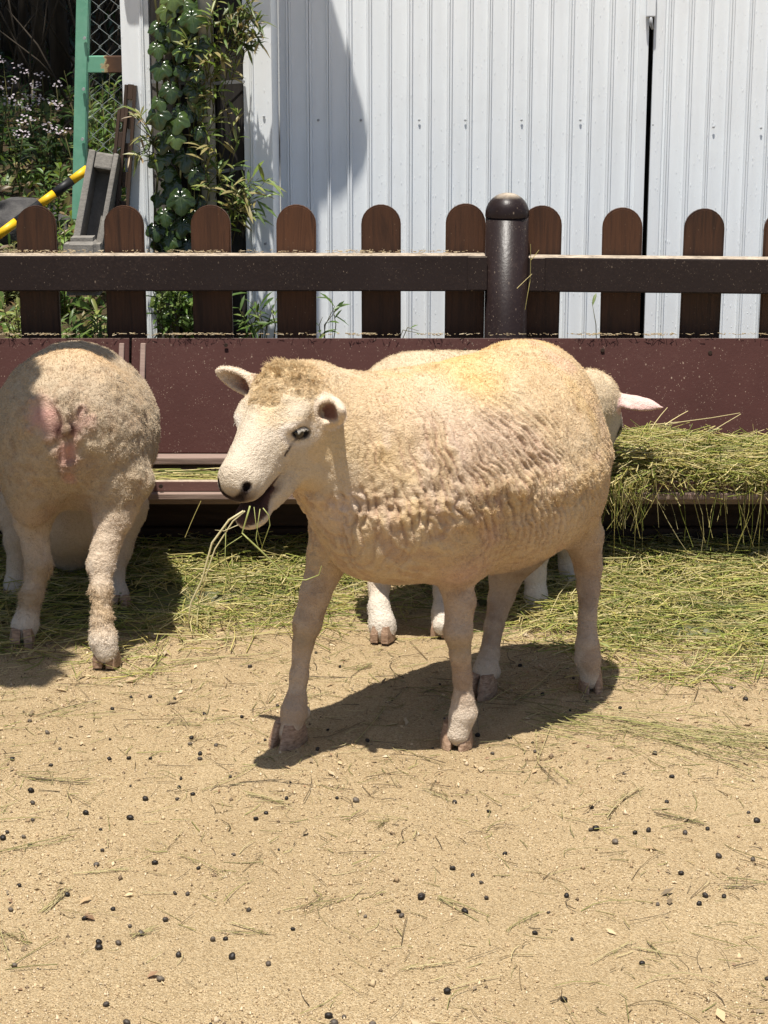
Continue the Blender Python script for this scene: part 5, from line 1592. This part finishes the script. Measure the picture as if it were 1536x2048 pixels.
def hay():
    r = np.random.default_rng(90)
    n = 26000
    x = r.uniform(-1.35, 1.45, n); y = r.uniform(3.95, 4.95, n)
    nz = fbm(np.stack([x, y, x * 0], 1), 5, 901, 3)
    yf = hay_front(x) + nz * .16
    patch = fbm(np.stack([x, y * 1.6, x * 0], 1), 7, 903, 3)
    keep = r.random(n) < sstep(-.24, .32, y - yf) * np.clip(.62 + 1.1 * patch + .5 * sstep(.15, .5, y - yf) + .1 * (x > .4), .06, 1)
    keep &= ~((x > -.12) & (x < .32) & (r.random(n) < .35))
    x, y = x[keep], y[keep]; n = len(x)
    z = ground_height(x, y) + heap_z(x, y) * r.random(n) ** .55 + .002
    L = r.uniform(.04, .20, n) * r.choice([1, 1, 1.5], n)
    V, Q, per = straw_arrays(np.stack([x, y, z], 1), flat_dirs(r, n, .13), L, r.uniform(.0007, .0017, n), r.normal(0, .14, n), r)
    parts = [(V, Q, pick_cols(HAYPAL, n, per, r, .25))]
    # leafy chaff and seed heads in the hay
    m = 9000
    i = r.integers(0, n, m)
    P = np.stack([x[i] + r.normal(0, .03, m), y[i] + r.normal(0, .03, m), z[i]], 1)
    Lc = r.uniform(.015, .05, m)
    V, Q, per = leaf_quads(P, flat_dirs(r, m, .3), np.tile([0, -.2, 1.], (m, 1)) + r.normal(0, .5, (m, 3)), Lc, Lc * r.uniform(.06, .16, m), seg=2)
    parts.append((V, Q, pick_cols(HAYPAL * .85, m, per, r, .3)))
    # a dark sheet under the stems, so no sand shows through
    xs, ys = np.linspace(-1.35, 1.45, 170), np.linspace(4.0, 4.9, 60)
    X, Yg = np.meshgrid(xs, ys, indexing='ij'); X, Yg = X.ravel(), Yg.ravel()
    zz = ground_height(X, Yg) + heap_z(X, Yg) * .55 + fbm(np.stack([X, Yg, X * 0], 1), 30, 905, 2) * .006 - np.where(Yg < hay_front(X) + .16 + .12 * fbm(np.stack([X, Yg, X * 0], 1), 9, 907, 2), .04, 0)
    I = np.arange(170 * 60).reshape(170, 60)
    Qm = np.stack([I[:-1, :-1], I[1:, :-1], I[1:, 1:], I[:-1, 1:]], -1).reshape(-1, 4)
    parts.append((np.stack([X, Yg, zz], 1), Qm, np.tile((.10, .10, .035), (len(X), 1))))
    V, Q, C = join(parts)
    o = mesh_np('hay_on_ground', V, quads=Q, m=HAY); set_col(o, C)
    tag(o, 'green and yellow hay spread on the sand along the troughs', 'hay', kind='stuff')

    # hay heaped in the far trough, hanging over its lip
    n = 9000
    x = r.uniform(.44, 1.35, n); y = 4.742 + r.random(n) * .24
    top = np.interp(x, [.44, .54, .60, .66, .78, .95, 1.2, 1.35], [.24, .275, .325, .335, .32, .305, .30, .30]) + fbm(np.stack([x, y, x * 0], 1), 11, 911, 2) * .018
    top = top - np.interp(y, [4.74, 4.80, 4.92, 4.98], [.035, .0, .0, .01])
    z = .206 + (top - .206) * r.random(n) ** .5
    L = r.uniform(.05, .20, n)
    D = flat_dirs(r, n, .16)
    V, Q, per = straw_arrays(np.stack([x, y, z], 1), D, L, r.uniform(.0007, .0016, n), r.normal(0, .16, n), r)
    V[:, 1] = np.where(V[:, 1] > 4.972 + (V[:, 2] - .27) * .35, 4.972 + (V[:, 2] - .27) * .35 - .004, V[:, 1])
    V[:, 2] = np.maximum(V[:, 2], np.where((V[:, 1] > 4.745) & (V[:, 1] < 4.92), .207, -1))
    parts = [(V, Q, pick_cols(HAYPAL, n, per, r, .25))]
    m = 300
    xh = np.concatenate([r.normal(.55, .05, 90), r.normal(1.0, .06, 120), r.uniform(.45, 1.3, m - 210)])
    L = np.concatenate([r.uniform(.04, .14, 90), r.uniform(.05, .17, 120), r.uniform(.03, .22, m - 210)])
    P = np.stack([xh, np.full(m, 4.715) + r.normal(0, .012, m), .26 - L * .45], 1)
    V, Q, per = straw_arrays(P, np.stack([r.normal(0, .35, m), r.normal(-.05, .08, m), -np.ones(m)], 1), L, r.uniform(.0007, .0014, m), r.normal(0, .25, m), r, 4)
    parts.append((V, Q, pick_cols(HAYPAL, m, per, r, .25)))
    # a few long stems sticking up against the back board
    for a, b in (((1300, 850), (1480, 826)), ((1330, 850), (1376, 822)), ((1390, 885), (1482, 828)), ((1440, 880), (1536, 903)), ((1300, 862), (1335, 815))):
        pa, pb = W(*a, 4.90), W(*b, 4.985)
        V, Q, per = straw_arrays(((pa + pb) / 2)[None], (pb - pa)[None], np.array([np.linalg.norm(pb - pa)]), np.array([.0014]), np.array([.05]), r)
        parts.append((V, Q, pick_cols(HAYPAL[[2, 5]], 1, per, r)))
    V, Q, C = join(parts)
    o = mesh_np('hay_in_trough', V, quads=Q, m=HAY); set_col(o, C)
    tag(o, 'heap of green hay in the right trough hanging over its lip', 'hay', kind='stuff')
    # thin layer in the near troughs
    n = 1500
    x = r.uniform(-1.3, .1, n); y = r.uniform(4.765, 4.925, n); z = .207 + r.random(n) * .014 + .022 * (x > XJ) * r.random(n) * sstep(4.76, 4.9, y)
    D = flat_dirs(r, n, .04, 0.0); D[:, 1] *= .45
    V, Q, per = straw_arrays(np.stack([x, y, z], 1), D, r.uniform(.04, .16, n), r.uniform(.0007, .0014, n), r.normal(0, .08, n), r)
    V[:, 1] = np.clip(V[:, 1], 4.765, 4.926)
    o = mesh_np('hay_scraps', V, quads=Q, m=HAY); set_col(o, pick_cols(HAYPAL, n, per, r, .25))
    tag(o, 'thin scraps of hay left in the bottom of the trough', 'hay', kind='stuff')
    # stray hanging pieces under the trough lip between the sheep
    parts = []
    for a, b in (((283, 1003), (268, 1085)), ((402, 1002), (370, 1075)), ((290, 1005), (296, 1012))):
        pa, pb = W(*a, 4.722), W(*b, 4.715)
        V, Q, per = straw_arrays(((pa + pb) / 2)[None], (pb - pa)[None], np.array([np.linalg.norm(pb - pa)]), np.array([.0011]), np.array([.12]), r)
        parts.append((V, Q, pick_cols(HAYPAL[[2, 5]], 1, per, r)))
    for a, b in (((1061, 488), (1060, 566)), ((1034, 577), (1064, 548)), ((1060, 562), (1050, 620)), ((1062, 520), (1078, 500))):
        pa, pb = W(*a, 5.085), W(*b, 5.082)
        V, Q, per = straw_arrays(((pa + pb) / 2)[None], (pb - pa)[None], np.array([np.linalg.norm(pb - pa)]), np.array([.0011]), np.array([.1]), r)
        parts.append((V, Q, pick_cols(HAYPAL[[2, 5]], 1, per, r)))
    V, Q, C = join(parts); o = mesh_np('hay_wisps', V, quads=Q, m=HAY); set_col(o, C)
    tag(o, 'single hay wisps caught on the trough lip and fence post', 'hay', kind='stuff')
    # dusty bits along the top edges of rail and boards
    n = 2600
    x = r.uniform(-1.1, 1.25, n); k = r.integers(0, 2, n)
    y = np.where(k == 0, r.uniform(5.146, 5.197, n), r.uniform(5.072, 5.098, n)); z = np.where(k == 0, .741, .5445)
    keep = (r.random(n) < .25 + .75 * (vnoise(np.stack([x, y * 0, z * 0], 1), 16, 77) > .1)) & ((k == 1) | (x < .24))
    x, y, z = x[keep], y[keep], z[keep]; n = len(x)
    V, Q, per = straw_arrays(np.stack([x, y, z + r.random(n) * .003], 1), flat_dirs(r, n, .1), r.uniform(.003, .014, n), r.uniform(.0006, .0013, n), r.normal(0, .1, n), r, 1)
    o = mesh_np('hay_dust', V, quads=Q, m=HAY); set_col(o, pick_cols(np.array([(.46, .36, .22), (.38, .30, .17), (.52, .44, .30)]), n, per, r))
    tag(o, 'dry hay dust lying on the rail and board tops', 'hay dust', kind='stuff')
hay()

def mouth_stems():
    r = np.random.default_rng(95)
    Y0 = 3.345
    base = W(480, 1030, Y0)
    o = thing('hay_stems', tuple(base), 0, 'long pale hay stems hanging from the mouth of the walking sheep', 'hay stems')
    STALK = [leafy('pale_stalk', lambda k: k.mix(k.noise(40, 2, .5), (.50, .44, .22), (.64, .58, .36)), .5, .2, .4), leafy('green_stalk', lambda k: k.mix(k.noise(40, 2, .5), (.28, .32, .09), (.44, .44, .16)), .5, .2, .4)]
    L = [([(487, 1022), (458, 1040), (424, 1086), (404, 1160), (382, 1205), (375, 1256)], .0019, 0), ([(490, 1022), (466, 1042), (430, 1098), (412, 1150), (396, 1208)], .0013, 0),
         ([(500, 1012), (492, 1040), (484, 1066), (520, 1100), (574, 1152)], .0016, 1), ([(484, 1066), (540, 1120), (575, 1158), (612, 1160), (638, 1150), (643, 1132)], .0010, 1),
         ([(526, 1016), (537, 1030), (540, 1050), (521, 1102)], .0009, 1), ([(520, 1018), (516, 1046), (512, 1078), (519, 1102)], .0008, 1),
         ([(452, 1050), (450, 1120), (455, 1190), (496, 1298)], .0007, 1), ([(476, 1050), (448, 1062), (430, 1060)], .0007, 0), ([(508, 1014), (512, 1050), (526, 1100)], .0006, 1), ([(484, 1072), (456, 1090), (440, 1104)], .0006, 1)]
    for pts, rad, m in L:
        P = [W(px, py, Y0 - .004 + .0012 * i * (-1) ** i) - base for i, (px, py) in enumerate(pts)]
        tube('stem', P, [rad] * (len(P) - 1) + [rad * .5], STALK[m], o, 6)
    return o
mouth_stems()

# ------------------------------------------------------------------ litter on the sand
def litter():
    r = np.random.default_rng(97)
    def spread(n, y0=2.45, y1=4.45):
        y = y0 + (y1 - y0) * r.random(n); x = r.uniform(-1, 1, n) * (.19 * y + .12)
        return x, y
    # loose coarse grains
    n = 135000
    x, y = spread(n, 2.4, 4.3)
    pat = fbm(np.stack([x, y, x * 0], 1), 3.2, 921, 3)
    keep = r.random(n) < .62 * np.clip(.50 + 1.3 * pat, .05, 1) * np.where(y < 3.3, 1, .75)
    x, y = x[keep], y[keep]; n = len(x)
    s = r.lognormal(0, .5, n) * .00105
    c = np.stack([x, y, ground_height(x, y) + s * .35], 1)
    T4 = np.array([[1, 0, -.5], [-.6, .9, -.4], [-.5, -.9, -.5], [.1, .1, 1.0]])
    a = r.uniform(0, 6.28, n); ca, sa = np.cos(a), np.sin(a)
    Tj = T4[None] * r.uniform(.6, 1.5, (n, 4, 1)) * s[:, None, None]
    Vx = Tj[..., 0] * ca[:, None] - Tj[..., 1] * sa[:, None]; Vy = Tj[..., 0] * sa[:, None] + Tj[..., 1] * ca[:, None]
    V = np.stack([Vx, Vy, Tj[..., 2]], -1) + c[:, None]
    F = (np.arange(n) * 4)[:, None, None] + np.array([[0, 1, 3], [1, 2, 3], [2, 0, 3], [0, 2, 1]])[None]
    GR = NT('sand_grain').done(None, .9)
    k = NT('sand_grains'); GR = k.done(k.attr('col'), .9, spec=.15)
    o = mesh_np('sand_grains', V.reshape(-1, 3), tris=F.reshape(-1, 3), m=GR)
    set_col(o, pick_cols(np.array([(.42, .315, .185), (.47, .36, .22), (.52, .415, .275), (.45, .335, .20), (.49, .38, .25), (.30, .21, .12), (.15, .105, .065), (.38, .27, .155)]), n, 4, r, .15))
    tag(o, 'loose coarse sand grains over the pen floor', 'sand', kind='stuff')
    # chaff flakes
    n = 9000
    x, y = spread(n, 2.4, 4.4)
    keep = r.random(n) < np.clip(.5 + fbm(np.stack([x, y, x * 0], 1), 4, 931, 2) * 1.2 + (y > 3.4) * .3, .05, 1)
    x, y = x[keep], y[keep]; n = len(x)
    L = r.lognormal(0, .5, n) * .0042
    D = flat_dirs(r, n, .22)
    V, Q, per = leaf_quads(np.stack([x, y, ground_height(x, y) + .0022], 1), D, np.tile([0, 0, 1.], (n, 1)) + r.normal(0, .35, (n, 3)), L, L * r.uniform(.25, .6, n), droop=0, seg=2)
    big = r.choice(n, 130, replace=False)
    x2, y2 = x[big], y[big]; m = len(big); L2 = r.lognormal(0, .35, m) * .015
    V2, Q2, _ = leaf_quads(np.stack([x2, y2, ground_height(x2, y2) + .003], 1), flat_dirs(r, m, .15), np.tile([0, 0, 1.], (m, 1)) + r.normal(0, .3, (m, 3)), L2, L2 * r.uniform(.3, .7, m), droop=-.1, seg=2)
    V, Q, n = np.concatenate([V, V2]), np.concatenate([Q, Q2 + len(V)]), n + m
    o = mesh_np('chaff', V, quads=Q, m=HAY); set_col(o, pick_cols(np.array([(.50, .40, .25), (.45, .35, .20), (.54, .44, .29), (.38, .27, .15), (.26, .16, .09), (.20, .15, .09)]), n, per, r))
    tag(o, 'pale chaff flakes and wood chips on the sand', 'chaff', kind='stuff')
    # short broken stems
    n = 4600
    x, y = spread(n, 2.4, 4.5)
    keep = r.random(n) < np.clip(.10 + sstep(3.0, 4.2, y) * .9 + .35 * fbm(np.stack([x, y, x * 0], 1), 3, 941, 2), .03, 1)
    x, y = x[keep], y[keep]; n = len(x)
    L = r.lognormal(0, .6, n) * .032
    V, Q, per = straw_arrays(np.stack([x, y, ground_height(x, y) + .002 + r.random(n) * .003], 1), flat_dirs(r, n, .05), L, r.uniform(.0004, .0011, n), r.normal(0, .2, n), r)
    pal = np.array([(.40, .35, .16), (.28, .27, .09), (.20, .14, .07), (.50, .42, .22), (.12, .085, .05), (.24, .22, .08)])
    parts = [(V, Q, pick_cols(pal, n, per, r))]
    # the longer straggling stems
    lines = [((470, 1588), (612, 1624)), ((0, 1862), (56, 1900)), ((1140, 1420), (1536, 1512)), ((1170, 1440), (1536, 1534)), ((1190, 1452), (1480, 1560)), ((1250, 1440), (1536, 1478)), ((1300, 1466), (1536, 1545)), ((1100, 1622), (1290, 1702)), ((1200, 1640), (1290, 1564)),
             ((920, 1494), (1165, 1496)), ((1090, 1530), (1118, 1575)), ((1075, 1450), (1090, 1540)), ((770, 1640), (760, 1660)), ((870, 1790), (980, 1855)), ((1180, 1935), (1290, 1880)), ((1440, 1765), (1536, 1770)), ((1270, 1895), (1340, 1925)), ((0, 1720), (180, 1680)), ((90, 1830), (140, 1780)), ((260, 1880), (290, 1860)),
             ((350, 1700), (480, 1770)), ((640, 1480), (740, 1440)), ((410, 1590), (500, 1530)), ((560, 1830), (700, 1790)), ((300, 1460), (470, 1440)), ((60, 1440), (230, 1400)), ((30, 1560), (190, 1580)), ((560, 1360), (860, 1362)), ((1210, 1340), (1500, 1350)), ((1000, 1420), (1140, 1330)), ((700, 1500), (770, 1410)),
             ((330, 1320), (560, 1300)), ((250, 1345), (480, 1310)), ((690, 1345), (760, 1330)), ((1150, 1300), (1340, 1322)), ((820, 1940), (890, 1925)), ((150, 1760), (300, 1740)), ((440, 1850), (540, 1880)), ((1000, 1860), (1080, 1830)), ((1300, 1620), (1420, 1650)), ((840, 1580), (900, 1602)), ((1340, 1380), (1470, 1390))]
    for a, b in lines:
        for q in range(r.integers(1, 4)):
            pa, pb = G(*a) + r.normal(0, .012, 3), G(*b) + r.normal(0, .012, 3)
            pa[2] = pb[2] = .005
            m = (pa + pb) / 2; m[2] = gz(m[0], m[1]) + .004
            f = r.uniform(.6, 1.05)
            V, Q, per = straw_arrays(m[None], (pb - pa)[None], np.array([np.linalg.norm(pb - pa) * f]), np.array([r.uniform(.0006, .0013)]), np.array([r.normal(0, .10)]), r, 7)
            parts.append((V, Q, pick_cols(pal, 1, per, r)))
            Lm = np.linalg.norm(pb - pa); d = unit(pb - pa)
            m2 = int(5 + r.integers(0, 9))
            tt = r.uniform(-.5, .5, m2) * f
            P = m + d * (Lm * tt)[:, None]; P[:, 2] = ground_height(P[:, 0], P[:, 1]) + .004
            D = d + r.normal(0, .5, (m2, 3)); D[:, 2] = np.abs(D[:, 2]) * .3
            Lb = r.uniform(.008, .035, m2)
            V, Q, per = straw_arrays(P, D, Lb, np.full(m2, .0005), r.normal(0, .2, m2), r, 2); parts.append((V, Q, pick_cols(pal, m2, per, r)))
    n = 230
    x = r.uniform(.30, .82, n); y = 3.78 - (x - .30) * .32 + r.normal(0, .06, n) * r.choice([.4, 1, 1.6], n)
    V, Q, per = straw_arrays(np.stack([x, y, ground_height(x, y) + .003 + r.random(n) * .008], 1), flat_dirs(r, n, .08, -.35), r.uniform(.02, .13, n), r.uniform(.0005, .0011, n), r.normal(0, .15, n), r)
    parts.append((V, Q, pick_cols(np.array([(.26, .25, .08), (.40, .35, .15), (.20, .18, .06), (.48, .41, .20)]), n, per, r)))
    V, Q, C = join(parts)
    o = mesh_np('loose_straw', V, quads=Q, m=HAY); set_col(o, C)
    tag(o, 'loose broken hay stems scattered over the sand', 'straw', kind='stuff')
    # droppings, each one a thing
    k = NT('dry_dropping'); nn = k.noise(150, 3, .6)
    rn = k.rand()
    cc = k.ramp(rn, [(0, (.012, .009, .007)), (.45, (.022, .017, .013)), (.75, (.06, .047, .036)), (1, (.12, .095, .07))])
    DROP = k.done(cc, .5, k.bump(nn, .6, .0015), spec=.25)
    ms = []
    for sd in range(5):
        bm = bmesh.new(); bmesh.ops.create_icosphere(bm, subdivisions=2, radius=1)
        V = np.array([v.co[:] for v in bm.verts]); dd = fbm(V, 1.1, 950 + sd, 2)
        for v, q in zip(bm.verts, dd):
            v.co = v.co * (1 + .22 * q); v.co.x *= 1.22; v.co.z *= .86
            v.co *= .0062
        me = bpy.data.meshes.new('sheep_dropping'); bm.to_mesh(me); bm.free()
        for p in me.polygons: p.use_smooth = True
        me.materials.append(DROP); ms.append(me)
    spots = [(205, 1707), (193, 1733), (310, 1730), (375, 1785), (350, 1783), (497, 1815), (331, 1838), (170, 1840), (260, 1855), (283, 1870), (198, 1888), (198, 1900), (237, 1890), (357, 1907), (464, 1908), (451, 1870), (537, 1922), (321, 1957), (212, 2008), (254, 2042), (657, 2022), (688, 2023), (668, 2038), (745, 2040),
             (38, 1773), (22, 1822), (134, 1790), (66, 1613), (63, 1588), (260, 1637), (291, 1602), (358, 1575), (355, 1600), (386, 1590), (362, 1558), (258, 1522), (301, 1522), (219, 1522), (172, 1632), (15, 1672), (48, 1680), (60, 1695), (6, 1683), (66, 1650), (512, 1637), (532, 1625), (573, 1598), (712, 1602), (909, 1602), (978, 1618),
             (1183, 1610), (905, 1734), (945, 1745), (973, 1790), (930, 1823), (797, 1822), (803, 1830), (1070, 1865), (1133, 1790), (1128, 1999), (1284, 1928), (1315, 1807), (1398, 1806), (1411, 1790), (1448, 1790), (1362, 1742), (1437, 1704), (1415, 1652), (1297, 1656), (1344, 1546), (1514, 1635), (1370, 1660), (1182, 1652), (1192, 1651), (1230, 1680), (843, 1790), (894, 1978), (842, 1793), (1010, 1700), (1270, 1660),
             (1462, 1382), (1491, 1402), (1040, 1330), (1085, 1392), (680, 1332), (632, 1300), (555, 1408), (565, 1412), (400, 1510), (400, 1520), (432, 1490), (225, 1418), (150, 1412), (60, 1445), (95, 1470), (120, 1500), (25, 1525), (300, 1390), (262, 1390), (383, 1478), (380, 1492), (500, 1330), (530, 1478), (635, 1500), (985, 1505), (955, 1465), (1020, 1470), (1065, 1480), (1240, 1420), (1310, 1500), (1480, 1500), (880, 1365), (735, 1480)]
    for i in range(46):
        spots.append((r.uniform(-10, 1546), 1340 + 700 * r.random() ** 1.3))
    for i, (px, py) in enumerate(spots):
        p = G(px, py + 3)
        s = r.uniform(.52, .92) * (1 if i < 115 else r.uniform(.5, .9)) * (.85 if py < 1560 else 1)
        d = bpy.data.objects.new('sheep_dropping', ms[i % 5]); link(d)
        d.location = (p[0], p[1], gz(p[0], p[1]) + .0042 * s); d.scale = (s, s, s); d.rotation_euler = (r.normal(0, .3), r.normal(0, .3), r.uniform(0, 6.28))
        tag(d, 'small dark sheep dropping lying on the sand', 'dropping', 'sheep droppings scattered over the sand')
litter()
